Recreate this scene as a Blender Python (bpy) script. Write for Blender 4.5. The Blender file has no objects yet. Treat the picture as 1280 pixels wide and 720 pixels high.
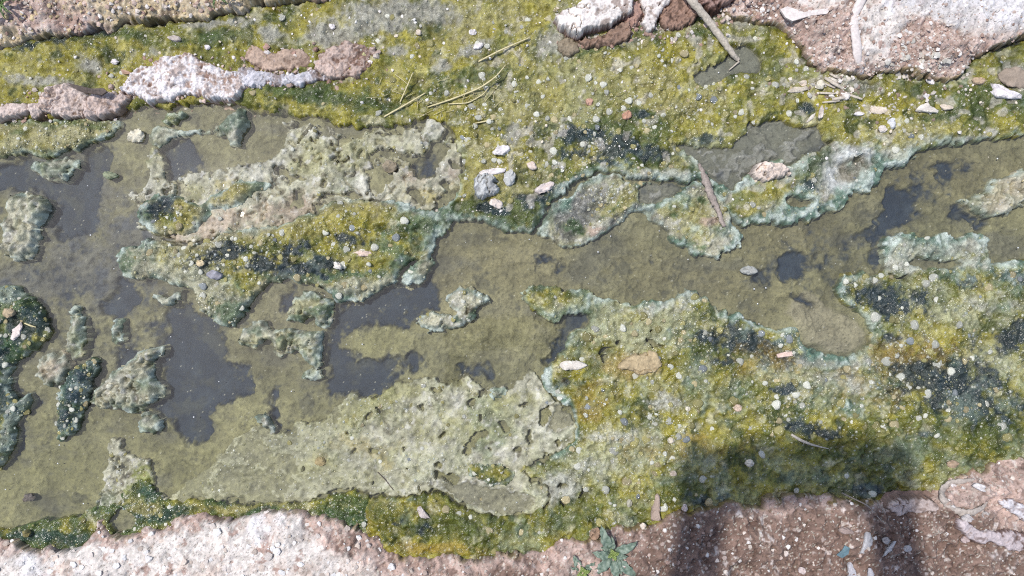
import bpy, math, random
import numpy as np
from mathutils import Vector, Matrix

# ------------------------------------------------------------------ camera, sky, sun, exposure
scene = bpy.context.scene
R = math.radians
TILT = R(3.0); DIST = 0.98; HFOV = R(62.0)
FOC = 640.0 / math.tan(HFOV / 2)
CAM = Vector((0.0, -DIST * math.sin(TILT), DIST * math.cos(TILT)))
cam_data = bpy.data.cameras.new("camera"); cam_data.sensor_fit = 'HORIZONTAL'
cam_data.angle = HFOV; cam_data.clip_start = 0.005; cam_data.clip_end = 200.0
cam = bpy.data.objects.new("camera", cam_data); scene.collection.objects.link(cam)
cam.location = CAM; cam.rotation_euler = (TILT, 0, 0)
scene.camera = cam

SUN_DIR = Vector((0.330, -0.150, -0.972)).normalized()       # direction the light travels
SUN_EL = math.asin(-SUN_DIR.z); SUN_AZ = math.atan2(-SUN_DIR.x, -SUN_DIR.y)
world = bpy.data.worlds.new("World"); scene.world = world; world.use_nodes = True
wn = world.node_tree; wn.nodes.clear()
sky = wn.nodes.new('ShaderNodeTexSky'); sky.sky_type = 'NISHITA'; sky.sun_disc = False
sky.sun_elevation = SUN_EL; sky.sun_rotation = SUN_AZ; sky.air_density = 1.0; sky.dust_density = 1.5
bg = wn.nodes.new('ShaderNodeBackground'); bg.inputs['Strength'].default_value = 0.15
wo = wn.nodes.new('ShaderNodeOutputWorld')
wn.links.new(sky.outputs[0], bg.inputs[0]); wn.links.new(bg.outputs[0], wo.inputs[0])
sun_data = bpy.data.lights.new("sun", 'SUN'); sun_data.energy = 3.05; sun_data.angle = R(1.0)
sun_data.color = (1.0, 0.98, 0.93)
sun = bpy.data.objects.new("sun", sun_data); scene.collection.objects.link(sun)
sun.rotation_euler = SUN_DIR.to_track_quat('-Z', 'Y').to_euler(); sun.location = (-1.2, 0.8, 3.2)
scene.view_settings.view_transform = 'Standard'; scene.view_settings.look = 'None'
scene.view_settings.exposure = 0.32; scene.view_settings.gamma = 1.0
scene.view_settings.use_curve_mapping = False
scene.cycles.max_bounces = 6; scene.cycles.transparent_max_bounces = 8
scene.cycles.sample_clamp_indirect = 4.0
scene.cycles.use_denoising = False
scene.cycles.pixel_filter_type = 'BLACKMAN_HARRIS'; scene.cycles.filter_width = 1.1

# ------------------------------------------------------------------ helpers
rng = np.random.default_rng(7); random.seed(7)
COL = scene.collection.objects
def at(px, py, z=0.0):
    """world point at height z seen at photo pixel (1280x720)"""
    dx = (px - 640) / FOC; dy = (360 - py) / FOC
    d = Vector((dx, math.sin(TILT) + dy * math.cos(TILT), -math.cos(TILT) + dy * math.sin(TILT)))
    k = (z - CAM.z) / d.z
    return CAM + d * k
PXM = DIST / FOC                                            # metres per photo pixel, mid frame
def tag(o, label=None, cat=None, group=None, kind=None):
    if label: o['label'] = label
    if cat: o['category'] = cat
    if group: o['group'] = group
    if kind: o['kind'] = kind
    return o
def P(s):
    return np.array([[float(v) for v in q.split(',')] for q in s.split()])
def lin(c):
    c = np.asarray(c, float) / 255.0
    return np.where(c <= 0.04045, c / 12.92, ((c + 0.055) / 1.055) ** 2.4)
ALB = 0.80
def S(r, g, b): return lin((r, g, b)) * ALB

_tabs = {}; SP = None
def vnoise(x, y, seed):
    if seed not in _tabs: _tabs[seed] = np.random.default_rng(seed).random((256, 256)).astype(np.float32) * 2 - 1
    t = _tabs[seed]
    xi = np.floor(x).astype(np.int32); yi = np.floor(y).astype(np.int32)
    fx = (x - xi).astype(np.float32); fy = (y - yi).astype(np.float32)
    fx = fx * fx * (3 - 2 * fx); fy = fy * fy * (3 - 2 * fy)
    x0 = xi & 255; x1 = (xi + 1) & 255; y0 = yi & 255; y1 = (yi + 1) & 255
    a = t[y0, x0] * (1 - fx) + t[y0, x1] * fx
    b = t[y1, x0] * (1 - fx) + t[y1, x1] * fx
    return a * (1 - fy) + b * fy
def fbm(x, y, wl, octs, seed, gain=0.5):
    """wl = first wavelength in photo px"""
    s = np.zeros(np.shape(x), np.float32); a = 1.0; tot = 0
    band = SP is not None and np.shape(x) == SP.shape        # leave out waves finer than the grid can carry
    for k in range(octs):
        v = a * vnoise(x / wl * 2 ** k + 13.7 * k, y / wl * 2 ** k + 7.1 * k, seed + k)
        s += v * (1 - sst(0.55, 1.1, SP * (2 ** k / wl))) if band else v
        tot += a; a *= gain
    return s / tot * 1.6
def worley(x, y, wl, seed):
    r = np.random.default_rng(seed); jx = r.random((128, 128)).astype(np.float32); jy = r.random((128, 128)).astype(np.float32)
    gx_, gy_ = x / wl, y / wl
    xi = np.floor(gx_).astype(np.int32); yi = np.floor(gy_).astype(np.int32)
    best = np.full(x.shape, 9.0, np.float32)
    for dx in (-1, 0, 1):
        for dy in (-1, 0, 1):
            cx = xi + dx; cy = yi + dy
            px = cx + jx[cy & 127, cx & 127]; py = cy + jy[cy & 127, cx & 127]
            np.minimum(best, (px - gx_) ** 2 + (py - gy_) ** 2, out=best)
    return np.sqrt(best)
def sst(a, b, x):
    t = np.clip((x - a) / (b - a), 0, 1); return t * t * (3 - 2 * t)
def mix(c, d, m):
    return c * (1 - m[..., None]) + np.asarray(d, np.float32) * m[..., None]

# ------------------------------------------------------------------ mask canvas in photo pixels
CX0, CY0, CW, CH = -420, -300, 2120, 1320
def raster(polys, box):
    X0, Y0, X1, Y1 = box
    m = np.zeros((Y1 - Y0, X1 - X0), np.float32)
    for p in polys:
        x0 = int(max(0, p[:, 0].min() - X0 - 1)); x1 = int(min(X1 - X0, p[:, 0].max() - X0 + 2))
        y0 = int(max(0, p[:, 1].min() - Y0 - 1)); y1 = int(min(Y1 - Y0, p[:, 1].max() - Y0 + 2))
        if x1 <= x0 or y1 <= y0: continue
        xs = np.arange(x0, x1) + X0 + 0.5; ys = np.arange(y0, y1) + Y0 + 0.5
        ins = np.zeros((y1 - y0, x1 - x0), bool)
        n = len(p)
        for i in range(n):
            ax, ay = p[i]; bx, by = p[(i + 1) % n]
            if ay == by: continue
            rows = (ys > min(ay, by)) & (ys <= max(ay, by))
            if not rows.any(): continue
            xc = ax + (ys[rows] - ay) / (by - ay) * (bx - ax)
            ins[rows] ^= xs[None, :] < xc[:, None]
        m[y0:y1, x0:x1][ins] = 1
    return m
def line_poly(pts, w):
    """closed polygon along a polyline with half width w (photo px), pointed ends"""
    p = np.array(pts, float); d = np.gradient(p, axis=0); d /= np.linalg.norm(d, axis=1)[:, None] + 1e-9
    nrm = np.stack([-d[:, 1], d[:, 0]], 1)
    ww = w * np.sin(np.linspace(0.25, math.pi - 0.25, len(p)))[:, None]
    return np.concatenate([p + nrm * ww, (p - nrm * ww)[::-1]])
def box1(a, r, ax):
    k = 2 * r + 1
    pad = [(0, 0), (0, 0)]; pad[ax] = (r + 1, r)
    c = np.cumsum(np.pad(a, pad, mode='edge'), axis=ax, dtype=np.float64)
    if ax == 0: return ((c[k:] - c[:-k]) / k).astype(np.float32)
    return ((c[:, k:] - c[:, :-k]) / k).astype(np.float32)
def blur(m, r):
    for _ in range(2): m = box1(box1(m, r, 0), r, 1)
    return m

# ------------------------------------------------------------------ the shared ground grid
def axis(lo, hi, step, far, grow):
    a = list(np.arange(lo, hi, step)); s = step
    v = a[-1]; up = []
    while v < far: s *= grow; v += s; up.append(v)
    s = step; v = a[0]; dn = []
    while v > -far: s *= grow; v -= s; dn.append(v)
    return np.array(dn[::-1] + a + up)
STEP = 0.00122
GX = axis(-0.645, 0.645, STEP, 25.0, 1.13); GY = axis(-0.35, 0.405, STEP, 25.0, 1.18)
NX, NY = len(GX), len(GY)
XX, YY = np.meshgrid(GX, GY)
den = (YY - CAM.y) * math.sin(TILT) + CAM.z * math.cos(TILT)
den = np.maximum(den, 0.12)
PX = (640 + FOC * XX / den).astype(np.float32)
PY = (360 - FOC * ((YY - CAM.y) * math.cos(TILT) - CAM.z * math.sin(TILT)) / den).astype(np.float32)
# far from the frame continue the map by plain scale so that nothing wraps
FARM = (np.abs(XX) > 0.9) | (YY > 0.7) | (YY < -0.6)
PX = np.where(FARM, 640 + XX / PXM, PX).astype(np.float32); PY = np.where(FARM, 360 - YY / PXM, PY).astype(np.float32)
SP = np.maximum(np.abs(np.gradient(GX))[None, :], np.abs(np.gradient(GY))[:, None]).astype(np.float32) / np.float32(PXM)
WX = 5.5 * fbm(PX, PY, 40, 4, 11, 0.6); WY = 5.5 * fbm(PX, PY, 40, 4, 31, 0.6)
WX2 = 3.2 * fbm(PX, PY, 11, 3, 51, 0.6); WY2 = 3.2 * fbm(PX, PY, 11, 3, 61, 0.6)
def sample(m, box, amt=1.0):
    x = PX - box[0] - 0.5 + (amt * (WX + WX2)); y = PY - box[1] - 0.5 + (amt * (WY + WY2))
    h, w = m.shape
    x = np.clip(x, 0, w - 1.001); y = np.clip(y, 0, h - 1.001)
    xi = x.astype(np.int32); yi = y.astype(np.int32); fx = x - xi; fy = y - yi
    xj = np.minimum(xi + 1, w - 1); yj = np.minimum(yi + 1, h - 1)
    return (m[yi, xi] * (1 - fx) + m[yi, xj] * fx) * (1 - fy) + (m[yj, xi] * (1 - fx) + m[yj, xj] * fx) * fy
def field(add, sub=(), r=3, amt=1.0):
    a = np.concatenate(add); pad = 4 * r + 6
    box = (int(max(CX0, a[:, 0].min() - pad)), int(max(CY0, a[:, 1].min() - pad)), int(min(CX0 + CW, a[:, 0].max() + pad)), int(min(CY0 + CH, a[:, 1].max() + pad)))
    m = raster(add, box)
    if len(sub): m *= 1 - raster(sub, box)
    return sample(blur(m, r), box, amt=amt)
def blobs(bl, amt=1.6):
    """soft ellipses (x, y, rx, ry, rot deg[, strength])"""
    g = np.zeros(PX.shape, np.float32); x = PX + amt * WX; y = PY + amt * WY
    for b in bl:
        bx, by, rx, ry, ro = b[:5]; st = b[5] if len(b) > 5 else 1.0
        j = np.where((np.abs(PX[PX.shape[0] // 2] - bx) < 3 * max(rx, ry) + 60))[0]; i = np.where(np.abs(PY[:, PX.shape[1] // 2] - by) < 3 * max(rx, ry) + 60)[0]
        if not len(i) or not len(j): continue
        sl = (slice(i[0], i[-1] + 1), slice(j[0], j[-1] + 1))
        c, s = math.cos(R(ro)), math.sin(R(ro)); dx = x[sl] - bx; dy = y[sl] - by
        u = (c * dx + s * dy) / rx; v = (-s * dx + c * dy) / ry
        g[sl] = np.maximum(g[sl], st * np.exp(-0.7 * (u * u + v * v)))
    return g
def bmask(bl, lo=0.35, hi=0.6, n=0.3, wl=16, seed=71):
    return sst(lo - 0.08, hi + 0.12, blobs(bl) + n * (fbm(PX, PY, wl, 4, seed, 0.7) + 0.35 * N_px))
N_fine = fbm(PX, PY, 5, 2, 81); N_mid = fbm(PX, PY, 20, 4, 91, 0.6); N_big = fbm(PX, PY, 90, 4, 101, 0.55)
N_lump = fbm(PX, PY, 13, 3, 111, 0.6); N_c = fbm(PX, PY, 32, 5, 121, 0.62)
N_salt = rng.random(PX.shape).astype(np.float32)
N_px = vnoise(PX / 2.6, PY / 2.6, 131) * (SP < 2.2)
N_salt = np.where(SP < 2.5, N_salt, 0.5)
W1 = worley(PX + WX, PY + WY, 8.5, 21); W2 = worley(PX, PY, 15, 22)
dome1 = np.clip(0.55 - W1, 0, 1) * (SP < 4); dome2 = np.clip(0.5 - W2, 0, 1) * (SP < 6)
grain = 0.0015 * N_lump + 0.0013 * N_fine + 0.0006 * N_px
WIN = ['SP', 'XX', 'YY', 'PX', 'PY', 'FARM', 'WX', 'WY', 'WX2', 'WY2', 'N_fine', 'N_mid', 'N_big', 'N_lump', 'N_c', 'N_salt', 'N_px', 'dome1', 'dome2', 'grain']
FULL = {k: globals()[k] for k in WIN}; SL = (slice(None), slice(None))
def window(polys, pad=22):
    """work only on the part of the grid round these outlines"""
    global SL
    a = np.concatenate(polys); P0 = FULL['PX']; P1 = FULL['PY']
    x0, x1, y0, y1 = a[:, 0].min() - pad, a[:, 0].max() + pad, a[:, 1].min() - pad, a[:, 1].max() + pad
    m = (P0 > x0) & (P0 < x1) & (P1 > y0) & (P1 < y1)
    i = np.where(m.any(1))[0]; j = np.where(m.any(0))[0]
    SL = (slice(i[0], i[-1] + 1), slice(j[0], j[-1] + 1))
    for k in WIN: globals()[k] = FULL[k][SL]
def speckle(c, a=0.22, white=0.03, dark=0.03):
    """fine grain that the surface itself has: fibres, grit, bits"""
    c = c * (1 + a * (0.6 * N_px + 0.8 * N_fine + 0.9 * N_lump))[..., None]
    c = mix(c, S(214, 210, 196), (N_salt > 1 - white) * 0.7)
    return mix(c, S(50, 52, 36), (N_salt < dark) * 0.6)

# ------------------------------------------------------------------ mesh builders
def mesh_obj(name, verts, faces, mat, parent=None, col=None, wet=None, smooth=True, origin=None):
    v = np.asarray(verts, np.float32).reshape(-1, 3)
    if origin is not None: v = v - np.asarray(origin, np.float32)
    me = bpy.data.meshes.new(name)
    f = np.asarray(faces, np.int32)
    me.vertices.add(len(v)); me.vertices.foreach_set('co', v.ravel())
    k = f.shape[1]
    me.loops.add(f.size); me.loops.foreach_set('vertex_index', f.ravel())
    me.polygons.add(len(f)); me.polygons.foreach_set('loop_start', np.arange(0, f.size, k, dtype=np.int32))
    try: me.polygons.foreach_set('loop_total', np.full(len(f), k, np.int32))
    except Exception: pass
    me.polygons.foreach_set('use_smooth', np.full(len(f), bool(smooth)))
    me.update(calc_edges=True)
    if col is not None:
        c = np.ones((len(v), 4), np.float32); c[:, :3] = np.clip(np.broadcast_to(col, (len(v), 3)), 0.002, 0.95)
        a = me.attributes.new('col', 'FLOAT_COLOR', 'POINT'); a.data.foreach_set('color', c.ravel())
    if wet is not None:
        a = me.attributes.new('wet', 'FLOAT', 'POINT'); a.data.foreach_set('value', np.broadcast_to(wet, (len(v),)).astype(np.float32).ravel())
    me.materials.append(mat)
    o = bpy.data.objects.new(name, me); COL.link(o)
    if origin is not None: o.location = origin
    if parent is not None: o.parent = parent
    return o
def grid_obj(name, Z, keep, col, wet, mat, centre=True):
    idx = np.full(keep.shape, -1, np.int64)
    q = keep[:-1, :-1] & keep[1:, :-1] & keep[:-1, 1:] & keep[1:, 1:]
    use = np.zeros(keep.shape, bool)
    use[:-1, :-1] |= q; use[1:, :-1] |= q; use[:-1, 1:] |= q; use[1:, 1:] |= q
    idx[use] = np.arange(use.sum())
    v = np.stack([XX[use], YY[use], Z[use]], 1)
    f = np.stack([idx[:-1, :-1][q], idx[:-1, 1:][q], idx[1:, 1:][q], idx[1:, :-1][q]], 1)
    org = None
    if centre:
        org = v.mean(0); org[2] = 0
    return mesh_obj(name, v, f, mat, col=col[use], wet=wet[use], origin=org)

# ------------------------------------------------------------------ materials
def new_mat(name):
    m = bpy.data.materials.new(name); m.use_nodes = True
    nt = m.node_tree; b = nt.nodes['Principled BSDF']
    return m, nt, b
def noise_node(nt, scale, detail=4, rough=0.6, coord='Object'):
    tc = nt.nodes.new('ShaderNodeTexCoord'); n = nt.nodes.new('ShaderNodeTexNoise')
    n.inputs['Scale'].default_value = scale; n.inputs['Detail'].default_value = detail; n.inputs['Roughness'].default_value = rough
    nt.links.new(tc.outputs[coord], n.inputs['Vector']); return n
def attr_mat(name, r_dry, r_wet, scale, bump, dist, mott=0.35, spec=0.5, coarse=False):
    """albedo from the painted 'col' attribute, grain from noise, gloss from 'wet'"""
    m, nt, b = new_mat(name); L = nt.links
    a = nt.nodes.new('ShaderNodeAttribute'); a.attribute_name = 'col'
    w = nt.nodes.new('ShaderNodeAttribute'); w.attribute_name = 'wet'
    n1 = noise_node(nt, scale, 5, 0.7)
    mr = nt.nodes.new('ShaderNodeMapRange'); mr.inputs[1].default_value = 0.25; mr.inputs[2].default_value = 0.75
    mr.inputs[3].default_value = 1 - mott; mr.inputs[4].default_value = 1 + mott
    L.new(n1.outputs['Fac'], mr.inputs[0])
    mx = nt.nodes.new('ShaderNodeVectorMath'); mx.operation = 'SCALE'
    L.new(a.outputs['Color'], mx.inputs[0]); L.new(mr.outputs[0], mx.inputs['Scale'])
    L.new(mx.outputs[0], b.inputs['Base Color'])
    rr = nt.nodes.new('ShaderNodeMapRange'); rr.inputs[3].default_value = r_dry; rr.inputs[4].default_value = r_wet
    L.new(w.outputs['Fac'], rr.inputs[0]); L.new(rr.outputs[0], b.inputs['Roughness'])
    b.inputs['Specular IOR Level'].default_value = spec
    n2 = noise_node(nt, scale * 1.7, 3, 0.6)
    bp = nt.nodes.new('ShaderNodeBump'); bp.inputs['Strength'].default_value = bump; bp.inputs['Distance'].default_value = dist
    L.new(n2.outputs['Fac'], bp.inputs['Height']); L.new(bp.outputs[0], b.inputs['Normal'])
    if coarse:
        n3 = noise_node(nt, 26, 8, 0.72); m3 = nt.nodes.new('ShaderNodeMapRange')
        m3.inputs[1].default_value = 0.3; m3.inputs[2].default_value = 0.7; m3.inputs[3].default_value = 0.82; m3.inputs[4].default_value = 1.15
        L.new(n3.outputs['Fac'], m3.inputs[0]); mx2 = nt.nodes.new('ShaderNodeVectorMath'); mx2.operation = 'SCALE'
        L.new(mx.outputs[0], mx2.inputs[0]); L.new(m3.outputs[0], mx2.inputs['Scale']); L.new(mx2.outputs[0], b.inputs['Base Color'])
        b2 = nt.nodes.new('ShaderNodeBump'); b2.inputs['Strength'].default_value = 0.35; b2.inputs['Distance'].default_value = 0.006
        L.new(n3.outputs['Fac'], b2.inputs['Height']); L.new(b2.outputs[0], bp.inputs['Normal'])
    return m
M_ground = attr_mat('soil_and_silt', 0.95, 0.45, 420, 0.7, 0.0012, 0.28, 0.25, coarse=True)
M_algae = attr_mat('wet_algae', 0.5, 0.09, 520, 0.9, 0.0013, 0.40, 0.5)
M_scum = attr_mat('drying_scum', 0.6, 0.10, 480, 0.8, 0.0010, 0.25, 0.4)
M_stone = attr_mat('stone_crust', 0.9, 0.5, 520, 0.8, 0.0010, 0.22, 0.25)
def plain_mat(name, c, rough=0.6, scale=300, mott=0.3, bump=0.4, dist=0.0006, coord='Object'):
    m, nt, b = new_mat(name); L = nt.links
    n1 = noise_node(nt, scale, 4, 0.65, coord)
    cr = nt.nodes.new('ShaderNodeMix'); cr.data_type = 'RGBA'
    lo = [max(0.003, v * (1 - mott)) for v in c]; hi = [min(0.9, v * (1 + mott)) for v in c]
    cr.inputs[6].default_value = (*lo, 1); cr.inputs[7].default_value = (*hi, 1)
    mr = nt.nodes.new('ShaderNodeMapRange'); mr.inputs[1].default_value = 0.3; mr.inputs[2].default_value = 0.7
    L.new(n1.outputs['Fac'], mr.inputs[0]); L.new(mr.outputs[0], cr.inputs[0]); L.new(cr.outputs[2], b.inputs['Base Color'])
    b.inputs['Roughness'].default_value = rough
    bp = nt.nodes.new('ShaderNodeBump'); bp.inputs['Strength'].default_value = bump; bp.inputs['Distance'].default_value = dist
    L.new(n1.outputs['Fac'], bp.inputs['Height']); L.new(bp.outputs[0], b.inputs['Normal'])
    return m
def water_mat():
    m = bpy.data.materials.new('water'); m.use_nodes = True; nt = m.node_tree; nt.nodes.clear(); L = nt.links
    out = nt.nodes.new('ShaderNodeOutputMaterial'); mx = nt.nodes.new('ShaderNodeMixShader')
    tr = nt.nodes.new('ShaderNodeBsdfTransparent'); tr.inputs[0].default_value = (0.93, 0.94, 0.90, 1)
    gl = nt.nodes.new('ShaderNodeBsdfGlossy'); gl.inputs['Roughness'].default_value = 0.03
    fr = nt.nodes.new('ShaderNodeFresnel'); fr.inputs['IOR'].default_value = 1.40   # index raised for more sky sheen, as a thin oily film would give
    n = noise_node(nt, 60, 3, 0.5); bp = nt.nodes.new('ShaderNodeBump'); bp.inputs['Strength'].default_value = 0.08; bp.inputs['Distance'].default_value = 0.001
    L.new(n.outputs['Fac'], bp.inputs['Height']); L.new(bp.outputs[0], gl.inputs['Normal']); L.new(bp.outputs[0], fr.inputs['Normal'])
    df = nt.nodes.new('ShaderNodeBsdfDiffuse'); df.inputs[0].default_value = (*S(160, 162, 162), 1); mk = nt.nodes.new('ShaderNodeMixShader'); mk.inputs[0].default_value = 0.06
    L.new(tr.outputs[0], mk.inputs[1]); L.new(df.outputs[0], mk.inputs[2])
    L.new(fr.outputs[0], mx.inputs[0]); L.new(mk.outputs[0], mx.inputs[1]); L.new(gl.outputs[0], mx.inputs[2]); L.new(mx.outputs[0], out.inputs[0])
    return m
M_water = water_mat()

# ------------------------------------------------------------------ traced outlines (photo pixels)
TOPB = P("-420,118 -200,100 0,68 30,55 60,50 100,47 125,45 145,48 170,35 210,34 250,28 290,22 320,20 345,10 370,6 400,4 430,2 470,-6 520,-12 560,-25 600,-40 660,-45 720,-40 800,-25 860,0 890,14 905,25 955,28 975,38 990,52 1003,68 1018,90 1045,98 1075,101 1110,97 1150,100 1172,106 1185,108 1200,94 1212,78 1228,66 1250,60 1280,55 1450,30 1700,10 1700,-300 -420,-300")
BOTB = P("-420,690 -200,675 0,668 25,672 30,680 50,683 75,685 88,687 105,672 115,658 130,651 137,662 150,668 175,666 200,660 225,650 250,643 290,641 320,641 360,637 385,636 395,643 420,649 440,656 455,661 472,667 485,688 505,695 530,695 545,690 565,693 585,691 600,690 640,684 670,681 690,676 710,672 740,668 770,660 780,650 810,650 835,645 850,640 880,630 900,626 940,625 980,619 1030,617 1080,620 1130,620 1160,615 1170,605 1200,588 1230,581 1250,572 1280,567 1450,545 1700,530 1700,1020 -420,1020")
# open water channel (silt bed is seen through it); the mats cover the rest of the ditch
DARK = [P(s) for s in (
 "-60,205 30,205 60,222 95,212 105,192 125,185 138,190 128,215 118,260 110,292 82,292 66,300 62,252 40,237 0,236 -60,240",
 "128,375 140,358 165,360 165,385 150,402 120,398",
 "205,385 235,380 245,392 262,400 270,420 285,440 280,455 300,458 313,460 318,475 310,490 290,500 275,510 268,507 262,520 260,545 250,562 238,565 225,555 215,540 195,525 185,510 195,490 205,470 205,430 212,415 205,400",
 "408,420 420,388 470,364 500,352 530,338 548,345 555,365 545,380 560,392 525,400 508,412 480,415 470,408 455,402 445,410 438,418 425,428 420,440 445,442 452,455 475,450 495,442 512,437 520,440 519,460 510,464 505,450 497,455 498,478 510,483 505,487 482,484 478,490 465,498 455,498 446,488 430,490 412,497 404,505 402,500 412,470 408,445",
 "570,460 578,457 588,462 590,455 605,455 618,468 618,480 608,485 595,472 580,470",
 "697,440 703,425 702,412 706,400 704,388 725,391 740,398 722,406 712,420 713,440 702,453 688,459 681,452",
 "335,490 345,485 352,490 350,505 353,525 362,537 349,539 344,520 337,505",
 "1065,300 1085,290 1105,275 1108,265 1110,245 1120,235 1138,237 1142,255 1140,270 1158,275 1150,282 1135,285 1120,295 1105,300 1110,320 1108,335 1092,335 1097,315 1098,303 1080,305",
 "1166,217 1180,205 1195,202 1224,197 1210,206 1195,216 1190,224 1173,222",
 "970,335 978,318 990,317 1005,320 1000,335 1005,345 985,352 972,345",
 "660,325 680,318 702,314 695,322 680,329 667,329",
 "944,333 962,340 958,360 938,354",
 "198,180 208,172 230,172 240,185 255,205 250,216 230,218 220,229 209,222 203,205",
 "372,365 368,378 360,392 352,385 358,365 366,356",
 "1184,262 1205,262 1228,274 1245,272 1228,280 1200,276 1188,272",
 "104,405 114,408 110,432 102,446 97,446 104,425",
 "140,450 148,440 160,436 168,445 150,462 140,468",
 "1140,234 1160,231 1150,236", "984,370 998,368 1010,373 1026,389 1014,388 998,379",
 "690,332 700,326 712,328 702,333", "810,322 816,332 812,334 808,326", "1024,318 1012,324 995,320 984,314 990,321 1008,328 1022,323", "1022,335 1040,326 1046,327 1030,334", "820,340 838,344 850,338 838,348", "615,332 626,330 622,334", "745,338 752,334 758,338 750,341",
 "1135,216 1158,213 1150,218 1140,218",
 "0,490 20,470 26,492 44,490 50,505 30,535 22,560 12,585 2,592",
 "503,196 520,192 540,190 540,210 534,222 518,215 513,203",
)]
SILTMOUND = [P("425,440 428,418 440,408 470,410 500,415 512,436 490,441 470,450 450,445"), P("545,350 600,330 640,330 640,360 600,358 565,362 552,372")]
U_MAT = [P("-420,118 -200,100 0,66 30,53 60,48 100,45 125,43 145,46 170,33 210,32 250,26 290,20 320,18 345,8 370,4 430,0 470,-8 560,-27 600,-42 660,-47 720,-42 800,-27 862,-2 892,12 907,23 957,26 977,36 992,50 1005,66 1020,88 1047,96 1077,99 1110,95 1150,98 1172,104 1185,106 1200,92 1212,76 1228,64 1250,58 1280,53 1450,28 1700,8 1700,145 1450,160 1280,175 1225,180 1180,183 1155,190 1135,203 1120,208 1102,209 1097,228 1088,241 1062,247 1050,258 1030,266 1005,276 985,284 972,285 958,280 940,284 928,282 912,270 900,252 897,238 894,227 880,229 850,231 830,226 800,226 775,216 760,214 735,220 715,232 700,250 680,266 668,286 655,292 625,291 610,281 590,271 575,273 560,286 545,302 532,292 545,266 560,252 572,236 578,200 562,166 550,150 530,147 512,158 480,164 440,160 400,152 345,143 320,138 300,134 280,132 250,128 200,132 165,138 120,146 60,150 0,152 -420,190")]
U_HOLES = [P("862,100 870,92 885,85 903,74 912,60 925,53 940,58 950,70 952,82 945,92 930,93 924,86 912,92 900,100 890,108 875,110 865,107"),
 P("843,180 855,178 872,180 890,185 905,180 920,178 930,165 935,155 965,150 985,152 1005,160 1020,155 1030,175 1037,183 1015,190 1002,191 990,206 975,200 960,204 945,210 932,222 920,236 905,228 893,222 885,207 865,196"),
 P("985,250 995,244 1010,246 1020,252 1012,259 995,257 982,256"), P("1062,198 1075,197 1080,202 1070,205 1060,203")]
PENIN = [P("668,288 684,265 702,252 716,234 736,222 760,216 790,224 830,228 852,232 880,230 895,226 902,250 912,272 925,288 926,302 918,315 906,318 895,325 880,316 866,316 852,306 838,301 834,290 826,281 812,275 800,266 790,265 775,276 763,283 757,292 738,302 706,311 693,303 680,296")]
PENIN_HOLES = [P("797,250 800,237 815,228 838,230 850,240 832,248 812,256 800,254")]
L_MAT = [P("650,370 660,356 680,350 695,355 705,358 720,358 732,358 744,367 756,374 780,379 790,380 805,372 815,375 825,378 835,380 840,372 855,365 870,362 885,368 895,380 910,392 930,395 945,400 960,405 985,410 995,418 1010,431 1025,439 1045,443 1065,441 1080,432 1088,421 1085,412 1072,400 1065,386 1046,376 1041,365 1050,355 1060,345 1075,340 1090,345 1105,345 1112,336 1108,320 1105,300 1120,297 1135,295 1145,292 1150,298 1175,292 1195,300 1210,290 1235,290 1241,300 1232,312 1235,328 1260,327 1280,325 1450,318 1700,310 1700,545 1450,560 1280,582 1230,596 1200,603 1170,620 1130,633 1030,630 980,632 900,640 850,655 810,665 770,675 740,683 690,690 640,698 600,704 545,706 505,710 480,700 470,680 458,668 455,640 470,617 490,618 512,621 540,613 560,621 580,636 600,643 622,644 648,641 668,646 690,628 684,604 652,590 672,576 692,562 716,548 724,530 715,510 700,500 684,488 672,463 690,456 702,440 710,420 718,410 738,404 728,397 708,392 699,398 697,408 688,400 675,395 662,385")]
L_HOLES = [P("1140,326 1146,320 1160,322 1180,328 1198,325 1202,332 1190,336 1160,336 1140,334"), P("1108,345 1120,348 1134,344 1130,350 1114,350"), P("750,455 757,448 765,448 758,455"),
 line_poly([(808,418), (818,425), (830,428)], 3.5), line_poly([(752,447), (758,442), (764,438)], 3), P("769,427 775,425 777,430 771,432"), P("811,410 816,409 816,414"), P("694,607 703,604 706,609 697,612"), P("726,610 733,610 731,620 726,622"), P("700,627 712,627 708,631")]
FRINGE = [P("-420,672 -200,662 0,655 30,652 80,643 125,636 150,627 163,607 171,590 184,588 190,606 197,621 215,630 240,624 280,622 300,626 320,630 370,628 410,620 430,613 462,613 470,620 462,640 470,665 480,690 455,680 430,668 390,655 360,652 300,655 250,660 215,672 175,685 150,685 134,668 128,662 112,680 88,700 50,700 25,688 0,684 -420,705")]
FRINGE_HOLES = [P("138,652 145,644 158,640 168,645 174,655 166,664 150,666 140,660")]
SCUM_LOW = [P("205,630 225,600 260,585 285,560 300,545 318,535 330,530 352,540 372,526 402,528 412,512 440,492 455,500 466,497 482,487 500,477 522,470 545,468 560,480 575,474 590,480 602,491 614,486 634,484 642,474 655,466 666,458 684,488 700,500 716,511 724,530 716,548 692,562 672,576 652,590 684,604 690,628 668,646 648,641 622,644 600,643 580,636 560,621 540,613 512,621 490,618 462,613 430,613 410,620 370,628 320,630 300,626 275,624 240,628 215,632")]
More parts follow.
